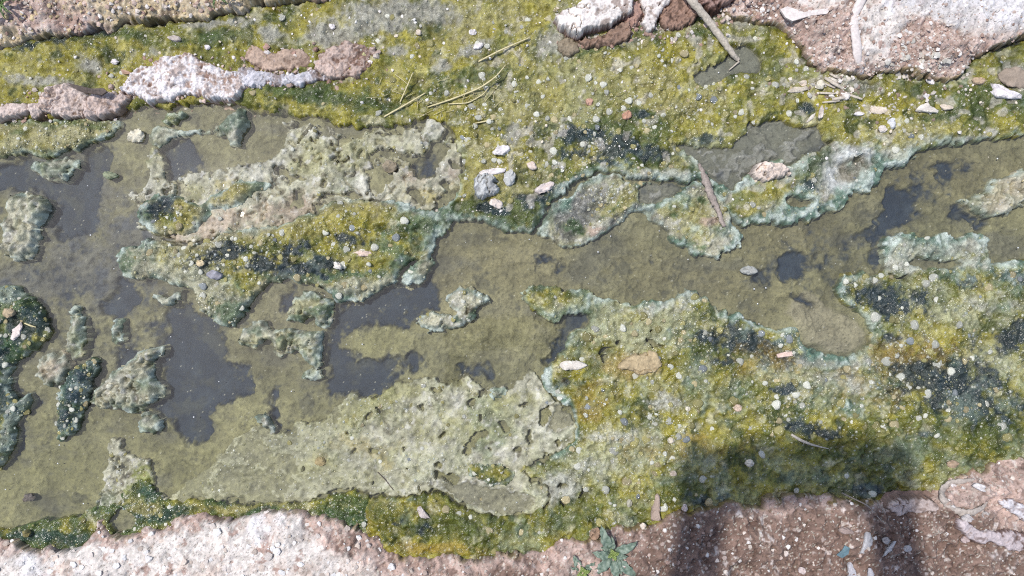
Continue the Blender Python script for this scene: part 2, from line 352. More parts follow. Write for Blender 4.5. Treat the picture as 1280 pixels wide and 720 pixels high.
SCUM_LOW_HOLES = [P(s) for s in ("455,520 462,517 466,522 458,526", "520,505 527,503 529,509 522,511", "628,530 636,526 640,534 632,540", "652,508 658,505 660,512", "430,540 436,538 437,543", "505,590 510,588 511,593", "640,560 648,556 652,562 644,567", "600,525 606,522 609,528 603,531", "536,489 545,485 556,488 553,492 540,492", "467,507 474,510 479,515 477,519 470,513", "383,521 395,516 404,511 410,513 404,518 390,521", "582,508 590,500 593,506 588,514 582,513", "598,495 606,490 608,498 600,503",
 "548,545 556,538 560,542 552,547", "580,570 580,555 588,545 598,540 606,542 608,547 597,550 590,560 586,571", "542,582 552,579 553,584 545,586", "543,594 552,590 560,594 567,590 577,596 572,605 562,603 556,597 546,600", "374,588 379,584 381,590 376,593", "439,568 444,560 446,566 441,570", "459,560 472,559 472,565 462,565", "500,560 506,557 504,566", "464,602 469,597 468,605", "677,512 688,508 692,514 684,528 678,530", "658,542 664,538 667,550 660,553", "690,552 700,548 705,545 700,552", "523,612 527,612 526,616", "607,560 612,558 613,563")]
SCUM_LOW_POOL = [P("690,520 700,507 712,502 721,512 722,524 712,535 695,538 686,533"), P("545,600 580,606 640,612 668,622 672,638 640,640 605,640 575,628 556,612")]
SCUM_HUMP = [P("118,640 122,622 130,602 134,572 139,548 152,545 158,566 172,572 186,572 189,592 194,618 212,628 190,640 150,640")]
SCUM_UP = [P("145,243 150,235 170,240 182,230 185,215 183,188 198,178 202,200 210,222 222,230 232,217 262,214 290,212 305,206 335,205 350,196 354,165 348,150 372,156 402,158 440,165 480,168 512,160 530,147 550,150 562,166 578,200 574,238 560,254 540,262 520,262 480,252 430,258 380,272 330,290 300,292 260,302 225,302 190,300 172,285 172,262 160,252")]
SCUM_UP_HOLES = [P(s) for s in ("338,214 352,212 360,219 375,222 390,225 378,229 360,226 345,224", "365,247 375,243 380,248 375,258 367,259", "498,191 520,189 530,186 536,178 552,176 566,184 560,192 546,200 541,212 538,224 518,218 516,205 510,198", "504,238 514,235 522,240 529,251 525,256 515,250", "545,229 552,222 556,230 550,234", "436,218 443,215 443,220 437,222", "420,205 426,200 438,194 440,198 428,202 423,210", "560,205 567,202 578,206 566,208",  "536,212 541,210 544,220 538,222", "226,238 234,234 240,238 232,242", "206,243 214,235 222,236 212,244")] + \
 [line_poly([(374,181), (380,170), (390,161), (402,157), (418,159), (432,165), (440,174)], 3.2), line_poly([(362,165), (372,160), (380,157)], 4), line_poly([(340,158), (352,155), (360,150)], 2), line_poly([(475,215), (477,203), (485,199), (495,203), (496,212), (490,217)], 2.2), line_poly([(486,262), (500,262), (514,264), (525,262)], 2.5), line_poly([(396,252), (420,248), (440,249), (462,248)], 1.8), line_poly([(465,178), (480,172), (500,168), (512,158)], 2.2), line_poly([(470,195), (490,192), (515,192)], 2), line_poly([(556,155), (556,172), (550,180)], 2.5)]
C_MAT = [P("150,332 155,316 175,306 205,302 230,306 260,300 300,287 345,281 400,263 440,253 490,251 545,262 562,268 547,302 528,326 512,345 492,358 466,372 440,382 420,380 411,368 396,355 375,352 350,353 335,358 322,370 318,388 305,400 290,410 270,400 255,392 245,375 228,362 205,350 190,345 172,352 155,348"),
 P("170,265 175,250 190,243 215,242 235,245 252,252 272,236 300,226 322,228 346,231 340,240 320,248 290,260 266,268 256,276 250,288 226,297 200,298 185,290 173,280"),
 P("497,352 510,337 525,327 540,318 546,325 539,340 526,352 512,361 500,361")]
C_HOLES = [line_poly([(490,358), (500,345), (508,330), (520,320)], 2.6)]
TONGUE = [P("-420,200 0,150 60,150 110,148 150,150 148,157 140,167 130,178 118,183 100,186 80,194 50,197 20,194 0,196 -420,235")]
ISL = {}
def isl(key, s): ISL[key] = P(s)
isl('hook', "517,400 525,393 545,395 562,398 575,395 568,385 557,375 565,365 575,358 590,362 600,370 615,375 620,380 612,385 597,388 595,395 585,405 570,415 555,418 535,415 520,408")
isl('leftclump', "12,258 15,245 30,242 40,248 58,245 62,255 60,270 52,285 53,300 50,315 40,325 25,325 8,318 5,312 12,305 8,295 5,280 15,270")
isl('leftgreen', "-420,385 -60,368 0,360 25,358 45,375 58,390 66,405 66,420 60,432 40,440 28,445 18,460 17,480 25,495 42,487 48,500 40,515 28,530 20,545 12,575 0,590 -60,598 -420,620")
isl('bluecolumn', "75,485 82,475 100,455 118,453 122,462 116,480 115,500 105,520 95,540 80,552 70,548 72,530 75,505")
isl('tanpatch', "47,470 52,455 65,440 80,442 90,452 93,460 85,475 65,480 52,473")
isl('strip', "86,440 85,428 89,408 92,390 100,380 106,395 111,410 107,430 101,448 92,450")
isl('branch', "115,505 120,490 135,478 145,465 160,455 170,445 185,437 200,430 210,432 205,445 195,455 190,465 195,480 205,485 203,497 190,505 175,512 160,512 152,515 148,505 135,512 122,512")
isl('knob', "173,515 180,512 192,520 203,528 202,540 190,546 178,540 173,530")
isl('wedge', "138,425 145,410 152,400 162,405 162,418 152,430 142,430")
isl('lip', "188,372 195,365 210,372 225,365 230,372 220,383 208,386 195,378")
isl('claw', "368,385 372,372 385,362 395,360 408,370 420,378 418,390 412,405 405,412 395,400 390,390 385,402 375,398 362,400 362,392")
isl('bridge', "302,420 308,408 320,403 335,405 340,415 352,412 370,408 380,412 392,412 402,408 405,420 402,445 405,458 395,460 380,455 378,440 365,440 355,445 342,445 345,430 335,425 330,438 320,437 305,432")
isl('nub', "375,468 385,460 400,462 402,470 392,476 380,475")
isl('spur', "316,516 330,511 345,525 348,536 335,538 325,530")
isl('bead', "607,490 615,485 628,478 635,482 632,495 622,500 610,498")
isl('chip', "205,150 215,140 230,138 234,145 221,152 210,158")
isl('fork', "262,166 274,155 285,145 300,135 312,138 313,155 306,166 296,186 284,187 280,172 270,174")
isl('shelf', "44,212 55,201 85,195 99,198 95,211 80,226 60,223")
isl('raft', "1190,252 1215,247 1232,238 1240,225 1258,217 1280,213 1450,205 1700,200 1700,270 1450,266 1280,258 1262,266 1245,268 1228,272 1215,265 1205,258")
isl('sheet', "990,372 1000,362 1012,362 1024,372 1038,387 1060,400 1078,413 1085,424 1070,437 1042,439 1016,429 1000,416 985,405 978,390")
isl('lens', "580,586 600,578 625,580 646,590 645,604 620,608 592,602")
isl('finger', "200,183 190,178 184,168 196,158 215,160 240,165 262,160 262,168 240,172 212,172")

CRUST = [P("1090,-190 1060,-120 1075,-40 1062,20 1060,45 1070,75 1075,90 1100,74 1105,57 1120,46 1140,30 1165,36 1180,46 1200,49 1220,51 1240,46 1280,42 1450,25 1600,0 1560,-120 1400,-170 1250,-220"), P("955,-10 1060,-12 1050,14 1030,20 1000,20 975,12"),
 P("-300,900 -330,705 0,690 60,692 112,668 150,680 232,653 300,645 385,640 394,660 430,690 470,705 476,720 500,800 420,900 200,930 0,880")]

# ------------------------------------------------------------------ ground: banks, ditch bed
topb = field([TOPB], r=5, amt=1.3); botb = field([BOTB], r=5, amt=1.3)
topw = field([TOPB], r=25, amt=0.6); botw = field([BOTB], r=25, amt=0.6)
darkf = field(DARK, SILTMOUND, r=5, amt=1.3)
dn = darkf + sst(0.02, 0.25, darkf) * (0.62 * fbm(PX, PY, 26, 6, 155, 0.82) + 0.06 * N_px)
dn = dn + np.clip(blobs([(70, 300, 90, 90, 0), (180, 400, 90, 70, 0, .9), (140, 330, 70, 50, 0), (270, 420, 40, 50, 0, .8), (1030, 330, 70, 40, 0, .8), (1150, 230, 120, 40, 0, .6), (480, 470, 80, 30, 0, .6)]), 0, 1) * (0.40 + 0.8 * fbm(PX, PY, 48, 6, 159, 0.72)) * 0.75
silt = 1 - sst(0.18, 0.88, dn)
Z = -0.0125 + 0.0022 * N_big + 0.0006 * N_mid + silt * (0.0048 + 0.0014 * N_lump + 0.0016 * N_mid + 0.0007 * N_fine)
crust = sst(0.25, 0.78, field(CRUST, r=8) + 0.38 * N_c + 0.10 * N_fine)
ft = fbm(PX, PY, 58, 5, 157, 0.6)
terr = sst(0.06, 0.10, ft) + sst(0.36, 0.40, ft) + 0.7 * sst(-0.22, -0.18, ft)
Z = Z + silt * 0.0013 * terr
bayf = field([ISL['sheet']], [P('987,371 998,369 1008,373 1024,388 1014,387 1000,379')], r=4)
Z = Z + 0.0022 * sst(0.2, 0.9, bayf)
bank = np.maximum(topb, botb)
bank = bank + sst(0.05, 0.3, bank) * (1 - sst(0.75, 1.0, bank)) * (0.30 * fbm(PX, PY, 26, 4, 145, 0.65))
bt = sst(0.34, 0.70, bank); bw = sst(0.4, 1.0, np.maximum(topw, botw))
lumps = np.clip(0.32 - worley(PX + 0.6 * WX, PY + 0.6 * WY, 11, 5), 0, 1) * (SP < 5)
cr1 = np.clip(fbm(PX, PY, 60, 5, 141, 0.65), -1, 1)
Zb = 0.010 + 0.016 * bw + 0.0075 * N_c + 0.0030 * N_lump + 0.0016 * N_fine + 0.0007 * N_px + 0.014 * lumps * sst(-0.3, 0.2, N_mid) + 0.007 * np.clip(0.45 - worley(PX + WX, PY + WY, 30, 6), 0, 1) * (SP < 12) + crust * (0.002 - 0.0022 * (worley(PX + WX, PY + WY, 26, 8) < 0.16) * (SP < 8))
Zb = 0.010 + 0.016 * bw + (Zb - 0.010 - 0.016 * bw) * (1 - 0.5 * crust)
Zb = np.where(FARM, 0.028 + 0.004 * N_big, Zb)
Z = Z * (1 - bt) + Zb * bt
# puddle floor inside the upper mat
mud = field([U_HOLES[1], U_HOLES[0], PENIN_HOLES[0]], r=4)
Z = np.where(bt < 0.01, np.maximum(Z, -0.006 * 1 + 0.0035 * mud + 0.004 * np.clip(fbm(PX, PY, 40, 3, 151), -.6, 1) * sst(.4, .9, mud) - 0.1 * (mud < 0.3)), Z)
fold = 1 - sst(0.0, 0.3, np.abs(fbm(PX * 0.7, PY, 34, 5, 187, 0.65)))
mz = sst(0.45, 0.8, mud) * (PY > 120)
Z = Z + mz * (0.0034 * fold + 0.0016 * N_lump)
G_silt = mix(np.broadcast_to(S(144, 140, 108), PX.shape + (3,)), S(157, 152, 122), sst(-0.2, 0.8, N_c))
G_silt = mix(G_silt, S(120, 116, 88), sst(0.15, 0.7, fbm(PX, PY, 55, 5, 161, 0.65)) * 0.8)
warm = blobs([(620, 330, 150, 60, 0), (860, 350, 150, 40, 10), (980, 290, 100, 50, -20), (1180, 220, 120, 40, 0)])
G_silt = mix(G_silt, S(140, 130, 98), np.clip(warm, 0, 1) * 0.5)
pale = blobs([(420, 560, 200, 60, 0), (60, 590, 120, 60, 0), (250, 590, 100, 40, 0), (470, 425, 40, 25, 0)])
G_silt = mix(G_silt, S(156, 152, 108), np.clip(pale, 0, 1) * 0.7)
G_silt = mix(G_silt, S(116, 114, 102), sst(0.1, 0.8, fbm(PX * 0.45, PY, 30, 5, 175, 0.6)) * 0.65)
G_silt = G_silt * (0.84 + 0.10 * terr + 0.16 * N_mid)[..., None]
G_silt = mix(G_silt, S(84, 84, 74), sst(0.48, 0.72, fbm(PX, PY, 24, 4, 185, 0.68)) * 0.55)
greyz = bmask([(80, 255, 70, 60, 0), (110, 330, 60, 50, 0), (40, 350, 50, 30, 0), (160, 300, 60, 40, 0)], 0.3, 0.75, 0.3, 24)
G_silt = mix(G_silt, S(108, 108, 108), greyz * 0.8)
G_silt = mix(G_silt, S(84, 90, 102), greyz * sst(0.0, 0.45, fbm(PX, PY, 30, 4, 195, 0.65)) * 0.8)
G_col = mix(np.broadcast_to(S(48, 58, 74), PX.shape + (3,)), S(62, 72, 86), sst(0, 0.9, N_mid))
softs = 1 - sst(0.16, 0.84, dn + 0.34 * fbm(PX, PY, 9, 3, 163, 0.7) + 0.10 * N_px)
G_col = mix(G_col, G_silt, softs)
G_col = mix(G_col, S(92, 94, 84), (1 - softs) * sst(0.15, 0.7, fbm(PX, PY, 30, 5, 167, 0.7)) * 0.45)
G_col = mix(G_col, S(170, 162, 142), sst(0.25, 0.9, bayf) * 0.75 * (1 - 0.3 * sst(0.1, 0.6, N_c)))
G_col = mix(G_col, S(126, 126, 118), sst(0.3, 0.7, mud) * 0.85)
G_col = mix(G_col, S(150, 148, 138), mz * fold * 0.55)
G_col = mix(G_col, S(84, 88, 92), mz * sst(0.2, 0.7, N_c) * 0.7)
soil = mix(np.broadcast_to(S(196, 170, 158), PX.shape + (3,)), S(214, 196, 186), sst(-0.1, 0.7, N_c))
soil = mix(soil, S(162, 134, 120), sst(0.15, 0.7, fbm(PX, PY, 45, 5, 171, 0.65)) * 0.75)
tan = sst(0.3, 0.7, blobs([(230, 10, 130, 35, 0), (40, 55, 60, 12, 0), (330, 0, 60, 15, 0)]) + 0.2 * N_mid)
soil = mix(soil, S(208, 190, 156), tan * 0.85)
redb = sst(0.35, 0.75, blobs([(860, 690, 90, 50, 0), (1080, 680, 130, 50, 0), (650, 700, 60, 20, 0), (560, 705, 60, 15, 0), (1020, 30, 60, 50, 0, .7), (1140, 60, 70, 30, 0, .7), (960, 10, 40, 25, 0, .6)]) + 0.3 * N_c)
soil = mix(soil, S(174, 148, 136), redb * 0.6)
brownb = sst(0.3, 0.7, blobs([(880, 700, 120, 70, 0), (1120, 690, 170, 60, 0), (1000, 700, 140, 70, 0, .9), (1000, 650, 140, 24, 0, .9), (1240, 690, 90, 50, 0, .8), (640, 712, 60, 14, 0, .7)]) + 0.3 * N_c)
soil = mix(soil, S(122, 98, 86), brownb * 0.85)  # darker brown soil, mostly on the lower right bank
soil = mix(soil, S(222, 208, 200), (sst(0.55, 0.8, fbm(PX, PY, 9, 3, 181, 0.7))) * 0.75)
soil = mix(soil, S(100, 76, 66), (sst(0.5, 0.75, fbm(PX, PY, 12, 3, 191, 0.7))) * 0.6)
olive = sst(0.02, 0.5, 1 - np.abs(bank - 0.45) / 0.5) * sst(-0.3, 0.6, N_c + 0.4 * sst(560, 900, PX))
soil = mix(soil, S(120, 104, 48), olive * 0.75)
wcr = mix(np.broadcast_to(S(224, 214, 206), PX.shape + (3,)), S(208, 190, 178), sst(0.0, 0.7, N_c))
wcr = mix(wcr, S(168, 138, 126), sst(0.40, 0.66, fbm(PX, PY, 16, 4, 201, 0.7)) * 0.85)
wcr = mix(wcr, S(245, 240, 240), sst(0.2, 0.6, fbm(PX, PY, 70, 4, 211, 0.6)) * 0.7)
soil = mix(soil, wcr, crust)
soil = mix(soil, S(206, 202, 202), sst(0.3, 0.7, blobs([(1220, 15, 100, 26, 0), (1140, 10, 40, 20, 0)]) + 0.15 * N_mid) * crust * 0.6)
soil = mix(soil, S(84, 70, 40), (1 - sst(0.36, 0.62, bank + 0.12 * N_mid)) * 0.8)  # darkened bank toe: wet soil, with the shade of the crevices painted in
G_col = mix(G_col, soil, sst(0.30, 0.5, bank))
wet = 1 - sst(0.35, 0.6, bank)
flock = sst(0.35, 0.7, fbm(PX, PY, 7, 3, 165, 0.7)) * silt
G_col = np.where((bank < 0.4)[..., None], mix(G_col, S(104, 100, 80), flock * 0.4), G_col)
G_col = np.where((bank < 0.4)[..., None], speckle(G_col, 0.13, 0.003, 0.02), speckle(G_col, 0.2, 0.05, 0.05))
# the sheet is left open where a thick mat lies on it (nothing of it can be seen there)
cover = np.zeros(Z.shape, bool)
for a_, h_ in ((U_MAT, U_HOLES), (L_MAT, L_HOLES), (SCUM_LOW, SCUM_LOW_HOLES)): cover |= field(a_, h_, r=7) > 0.985
cover &= (np.abs(XX) < 0.64) & (bt < 0.02)
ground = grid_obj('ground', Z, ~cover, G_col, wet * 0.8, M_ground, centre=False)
tag(ground, kind='structure')
# water sheet
wv = [(-25, -0.42, 0), (25, -0.42, 0), (25, 0.62, 0), (-25, 0.62, 0)]
water = mesh_obj('water', wv, [(0, 1, 2, 3)], M_water); tag(water, kind='structure')

# ------------------------------------------------------------------ algae and scum mats
MATS = {}
def zat(px, py, Zf):
    p = at(px, py, 0.008); j = int(np.clip(np.searchsorted(GX, p.x), 1, NX - 1)); i = int(np.clip(np.searchsorted(GY, p.y), 1, NY - 1))
    return float(Zf[i, j])
ZTOP = Z.copy()
def scum_colour(seed, green=0.3):
    c = mix(np.broadcast_to(S(172, 168, 144), PX.shape + (3,)), S(188, 184, 168), sst(-0.2, 0.7, fbm(PX, PY, 30, 5, seed, 0.65)))
    c = mix(c, S(156, 152, 112), sst(0.0, 0.7, fbm(PX, PY, 48, 4, seed + 7, 0.6)) * 0.8)
    c = mix(c, S(112, 122, 92), sst(0.35, 0.9, fbm(PX, PY, 60, 4, seed + 13, 0.6) + green) * 0.7)
    c = mix(c, S(96, 88, 70), sst(0.55, 0.8, fbm(PX, PY, 11, 3, seed + 17, 0.7)) * 0.7)
    c = mix(c, S(204, 200, 190), sst(0.62, 0.85, fbm(PX, PY, 7, 2, seed + 23)) * 0.6)
    return c
def algae_colour(seed):
    c = mix(np.broadcast_to(S(147, 138, 52), PX.shape + (3,)), S(106, 108, 42), sst(-0.25, 0.55, fbm(PX, PY, 38, 5, seed, 0.66)))
    c = mix(c, S(164, 156, 90), sst(0.15, 0.7, fbm(PX, PY, 26, 4, seed + 7, 0.66)) * 0.8)
    c = mix(c, S(60, 72, 32), sst(0.15, 0.65, fbm(PX, PY, 24, 4, seed + 13, 0.68)) * 0.85)
    c = mix(c, S(190, 184, 150), sst(0.25, 0.8, fbm(PX, PY, 17, 4, seed + 19, 0.7)) * 0.7)
    return c
def edge_bands(c, f, wide, teal=0.8):
    """teal-green belt and pale dry lip along an outline"""
    vary = sst(-0.45, 0.35, fbm(PX, PY, 85, 3, 877, 0.6))
    belt = sst(0.36, 0.55, f) * (1 - sst(0.58, 0.94, wide + 0.30 * N_c + 0.06 * (1 - vary))) * (0.55 + 0.45 * vary)
    c = mix(c, S(104, 130, 112), belt * min(1, teal * 1.2))
    c = mix(c, S(182, 190, 180), belt * sst(-0.35, 0.30, N_lump + 0.4 * N_c + 0.25 * N_fine) * min(1, 0.35 + teal * 0.75))
    return c
def build_mat(name, label, cat, add, holes, h, lump, colour, wetv, mat, r=2, group=None, spk=(0.27, 0.014, 0.014), edge=0.5, ragged=0.34):
    f = field(add, r=2 if ragged > 0.4 else 4) + (0.08 if ragged > 0.4 else 0)
    f = np.where(f < 0.09, 0, f)
    hole = sst(0.25, 0.75, field(list(holes), r=1)) if len(holes) else 0 * f
    band = sst(0.02, 0.3, f) * (1 - sst(0.8, 1.0, f))
    fe = f + band * (ragged * fbm(PX, PY, 21, 4, 733, 0.7) + 0.10 * N_fine) + 0.05 * N_px - 1.3 * hole
    keepf = f; f = f * (1 - hole)
    body = sst(0.40, 0.60, fe)
    inner = sst(0.45, 1.0, field(add, holes, r=8))
    if mat is M_scum and np.max(h) > 0.002:
        ck = (1 - sst(0.0, 0.07, np.abs(fbm(PX, PY, 46, 4, 771, 0.6)))) * sst(-0.05, 0.25, fbm(PX, PY, 60, 3, 781))
        pit = sst(0.60, 0.70, fbm(PX, PY, 15, 3, 791, 0.6))
        hol = sst(0.42, 0.52, fbm(PX, PY, 40, 5, 797, 0.66) + 0.12 * sst(0.3, 0.9, N_big))
        lump = lump - 0.007 * ck - 0.006 * pit - (0.010 if add is SCUM_UP else 0.0) * hol + (0.006 * ck + 0.0045 * pit if add is SCUM_LOW else 0)
    hh = h * (1 - edge + edge * inner + 0.3 * N_mid) + lump
    z = -0.014 * (1 - body) + body * np.where(hole > 0.5, np.minimum(hh, -0.004), hh)
    keep = (keepf > 0.06) & (np.abs(XX) < 1.3)
    o = grid_obj(name, z, keep, speckle(colour, *spk), wetv, mat)
    tag(o, label, cat, group)
    ZTOP[SL] = np.where(keep, np.maximum(ZTOP[SL], z), ZTOP[SL])
    return o, f, z, SL, colour
ONE = np.ones((1, 1), np.float32)
# --- upper mat
window(U_MAT)
uf_w = field(U_MAT, U_HOLES, r=13)
uc = algae_colour(301)
pg = bmask([(610, 30, 110, 40, 0, .7), (700, 120, 130, 60, 0, .75), (820, 120, 90, 40, 0, .7), (1130, 165, 70, 12, 0), (1000, 250, 60, 22, -10), (1050, 215, 50, 34, 0), (930, 205, 30, 14, 0, .6), (620, 225, 60, 40, 0, .8), (300, 45, 30, 10, 0, .8)], 0.3, 0.75, 0.35, 20, 311)
uc = mix(uc, S(158, 150, 96), pg * 0.75)
gp = bmask([(500, 22, 75, 20, -5), (345, 45, 16, 9, 0), (420, 50, 34, 12, -10), (120, 85, 18, 10, 0, .8), (60, 108, 45, 10, 8, .8), (310, 32, 20, 8, 0, .8), (185, 70, 14, 8, 0, .7), (590, 68, 22, 8, -20), (555, 85, 12, 9, 0), (500, 70, 16, 8, 0), (690, 55, 22, 16, 0), (755, 57, 40, 8, 0), (920, 20, 40, 14, 0, .8), (1045, 110, 50, 12, 10, .8), (1050, 212, 46, 30, 0), (1055, 75, 20, 20, 0, .6), (1262, 98, 22, 16, 0), (1000, 262, 50, 12, -12, .8), (870, 190, 30, 8, 10, .7), (640, 170, 10, 14, 0, .8), (270, 35, 50, 6, 0, .9), (150, 38, 40, 7, 0, .8)], 0.32, 0.65, 0.3, 14, 321)
uc = mix(uc, S(154, 151, 138), gp * 0.9)
uc = mix(uc, S(176, 178, 166), bmask([(1050, 214, 50, 28, 0), (1120, 190, 50, 10, -15), (1000, 268, 50, 10, -12), (1180, 178, 60, 7, -5, .8), (600, 280, 40, 9, 10), (655, 288, 30, 8, 0), (850, 222, 50, 8, 5, .9), (790, 220, 30, 6, 0, .8)], 0.35, 0.7, 0.3, 12, 325) * 0.8)
dg = bmask([(395, 118, 70, 16, 5), (470, 130, 40, 14, 0, .9), (800, 147, 26, 9, 10), (655, 262, 40, 15, -8), (700, 250, 40, 12, -45), (750, 205, 40, 10, -20, .9), (560, 270, 30, 12, -30), (1230, 130, 60, 22, 0, .9), (1170, 150, 40, 9, -8, .7), (740, 65, 30, 7, 0, .9), (880, 45, 30, 12, 0, .8), (600, 100, 60, 14, 0, .6), (1010, 210, 30, 18, -40, .9), (160, 50, 40, 7, 0, .9), (260, 55, 60, 9, -8, .8), (540, 40, 20, 12, 0, .6), (770, 165, 70, 22, 0, .8), (690, 255, 50, 14, -40), (640, 268, 60, 12, 0), (800, 200, 50, 12, 10, .9), (590, 262, 30, 10, 0, .9)], 0.35, 0.7, 0.35, 16, 331)
uc = mix(uc, S(138, 148, 120), sst(0.2, 0.7, fbm(PX, PY, 46, 5, 357, 0.66)) * sst(560, 760, PX) * 0.3)
uc = mix(uc, S(62, 78, 34), dg * 0.85)
db = bmask([(732, 172, 30, 12, 10), (790, 187, 44, 10, 12), (768, 190, 20, 8, 0), (802, 146, 10, 5, 0, .9), (880, 172, 22, 7, -5, .8), (655, 247, 22, 6, -8), (618, 262, 22, 6, 0), (690, 240, 20, 7, -20, .8), (760, 203, 30, 6, 10, .9), (1008, 228, 16, 8, -20, .9), (1005, 135, 14, 6, 10, .8), (120, 47, 40, 5, 0, .9), (60, 52, 40, 6, -10, .8), (670, 252, 26, 8, -20, .9), (715, 190, 30, 9, 0, .8), (820, 195, 30, 7, 15, .8)], 0.38, 0.65, 0.35, 10, 341)  # dark blue patches; thin blobs under the left bank edge paint in its shadow line
uc = mix(uc, S(46, 58, 62), db * 0.9)
uc = mix(uc, S(196, 188, 176), sst(0.62, 0.8, fbm(PX, PY, 13, 2, 351)) * sst(520, 640, PX) * 0.5)
rr_ = np.hypot((PX + WX - 1066) / 1.25, PY + WY - 216)
uc = mix(uc, S(134, 128, 112), 1 - sst(13, 20, rr_)); uc = mix(uc, S(196, 196, 190), sst(14, 20, rr_) * (1 - sst(24, 34, rr_)) * sst(-0.5, 0.2, N_lump + 0.4) * 0.9)
edgeu = sst(150, 230, PY + 40 * sst(1050, 1200, PX) + 60 * (PX > 1040) - 60 * (PX < 560) * 1.0)
uc = mix(uc, edge_bands(uc, field(U_MAT, U_HOLES, r=3), uf_w), edgeu)
u_l = -0.0062 * (1 - sst(10, 20, rr_)) + 0.0075 * N_big * 0.35 + 0.0020 * N_mid + grain + 0.0042 * dome1 * sst(0.1, 0.5, N_big + 0.5 * sst(560, 640, PX)) + 0.003 * dome2
build = build_mat('algae_mat', 'large yellow-green algae mat covering the upper bank of the ditch', 'algae mat', U_MAT, U_HOLES, 0.0072, u_l, uc, 0.55 + 0.3 * N_mid + 0.3 * db, M_algae)
MATS['U'] = build
# --- peninsula
window(PENIN)
pf_w = field(PENIN, PENIN_HOLES, r=9)
pc = scum_colour(401, 0.1)
pc = mix(pc, S(118, 116, 112), bmask([(720, 268, 40, 24, -35), (790, 272, 30, 14, 0), (845, 238, 30, 8, 0)], 0.3, 0.7, 0.3, 16, 411) * 0.85)
pc = mix(pc, S(150, 142, 72), bmask([(775, 250, 22, 12, -35), (850, 262, 50, 14, 10), (870, 290, 30, 12, 0, .7)], 0.35, 0.7, 0.3, 12, 421) * 0.75)
pc = mix(pc, S(70, 92, 52), bmask([(716, 282, 12, 8, 0), (880, 252, 10, 6, 0), (860, 305, 30, 8, 15, .8), (765, 256, 14, 5, -45, .8), (840, 262, 30, 10, 0, .5)], 0.4, 0.7, 0.4, 10, 431) * 0.85)
pc = mix(pc, S(176, 152, 136), bmask([(745, 285, 16, 9, -20, .8), (885, 281, 14, 6, -10)], 0.4, 0.7, 0.2, 12, 441) * 0.8)
pc = edge_bands(pc, field(PENIN, PENIN_HOLES, r=3), pf_w, 0.8)
lowp = bmask([(720, 262, 42, 24, -35), (792, 275, 24, 12, 0), (845, 238, 30, 7, 0)], 0.3, 0.7, 0.1)
MATS['P'] = build_mat('algae_mat', 'scummy grey-green tongue hanging from the upper mat into mid channel', 'algae mat', PENIN, PENIN_HOLES, 0.0062, grain + 0.0035 * N_mid + 0.003 * dome2 - 0.0058 * lowp, pc, 0.6 + 0.3 * N_mid, M_algae)
# --- lower right mat
window(L_MAT)
lf_w = field(L_MAT, L_HOLES, r=12)
lc = algae_colour(501)
lc = mix(lc, S(166, 166, 132), bmask([(790, 410, 110, 30, 0), (740, 400, 60, 30, 0), (1000, 470, 80, 25, 10, .8), (1170, 380, 90, 30, 0, .8), (1240, 450, 50, 40, 0, .6), (760, 570, 90, 40, -20, .8), (880, 480, 90, 40, 0, .6), (1180, 310, 50, 18, 0)], 0.3, 0.75, 0.35, 22, 511) * 0.8)
lc = mix(lc, S(178, 176, 162), bmask([(1170, 308, 60, 18, 0), (1215, 305, 30, 14, 0), (1125, 325, 26, 20, 0), (1120, 315, 12, 20, 0), (860, 370, 30, 10, 0, .8), (820, 385, 40, 8, 0, .8), (1080, 355, 28, 10, 0, .7), (1200, 330, 80, 6, 0), (620, 610, 60, 16, 0), (690, 608, 32, 20, 0), (830, 500, 24, 12, 0, .7), (950, 560, 20, 10, 0, .4), (1040, 450, 70, 12, 0), (1050, 475, 50, 14, 0, .9), (770, 545, 40, 10, 0, .8), (745, 580, 40, 12, 0, .6), (1230, 380, 40, 12, 0, .6)], 0.35, 0.7, 0.3, 14, 521) * 0.85)
lc = mix(lc, S(72, 82, 30), bmask([(1000, 600, 150, 16, 0, .5), (890, 435, 55, 24, 5, .9), (1100, 370, 60, 18, 5, .9), (1160, 560, 120, 30, 8, .7), (1240, 540, 60, 40, 0, .8), (560, 660, 90, 16, 5, .8), (700, 650, 60, 14, -8, .8), (725, 390, 20, 8, 0, .8), (705, 480, 22, 14, 0, .9), (720, 430, 16, 10, 0, .8), (490, 640, 40, 22, 0, .7), (850, 610, 40, 20, 0, .8)], 0.32, 0.7, 0.35, 18, 531) * 0.85)  # dark green patches; the wide low first blob also paints in the photographer's shadow
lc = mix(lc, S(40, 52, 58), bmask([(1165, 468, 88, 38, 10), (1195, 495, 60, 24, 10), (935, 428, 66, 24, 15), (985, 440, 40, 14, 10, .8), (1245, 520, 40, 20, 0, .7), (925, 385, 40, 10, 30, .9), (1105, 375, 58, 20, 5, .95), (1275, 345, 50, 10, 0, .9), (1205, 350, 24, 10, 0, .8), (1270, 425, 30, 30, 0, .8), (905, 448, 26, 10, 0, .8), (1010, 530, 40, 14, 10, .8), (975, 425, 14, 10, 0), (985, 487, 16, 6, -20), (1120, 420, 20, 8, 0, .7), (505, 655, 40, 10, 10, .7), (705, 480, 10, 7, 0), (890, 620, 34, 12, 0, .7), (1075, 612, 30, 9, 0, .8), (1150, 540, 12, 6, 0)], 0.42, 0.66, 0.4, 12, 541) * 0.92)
lc = mix(lc, S(182, 158, 104), bmask([(790, 455, 40, 18, 0)], 0.35, 0.7, 0.25, 14, 551) * 0.6)
lc = mix(lc, S(132, 146, 128), sst(0.1, 0.6, fbm(PX, PY, 46, 5, 557, 0.66)) * 0.38)
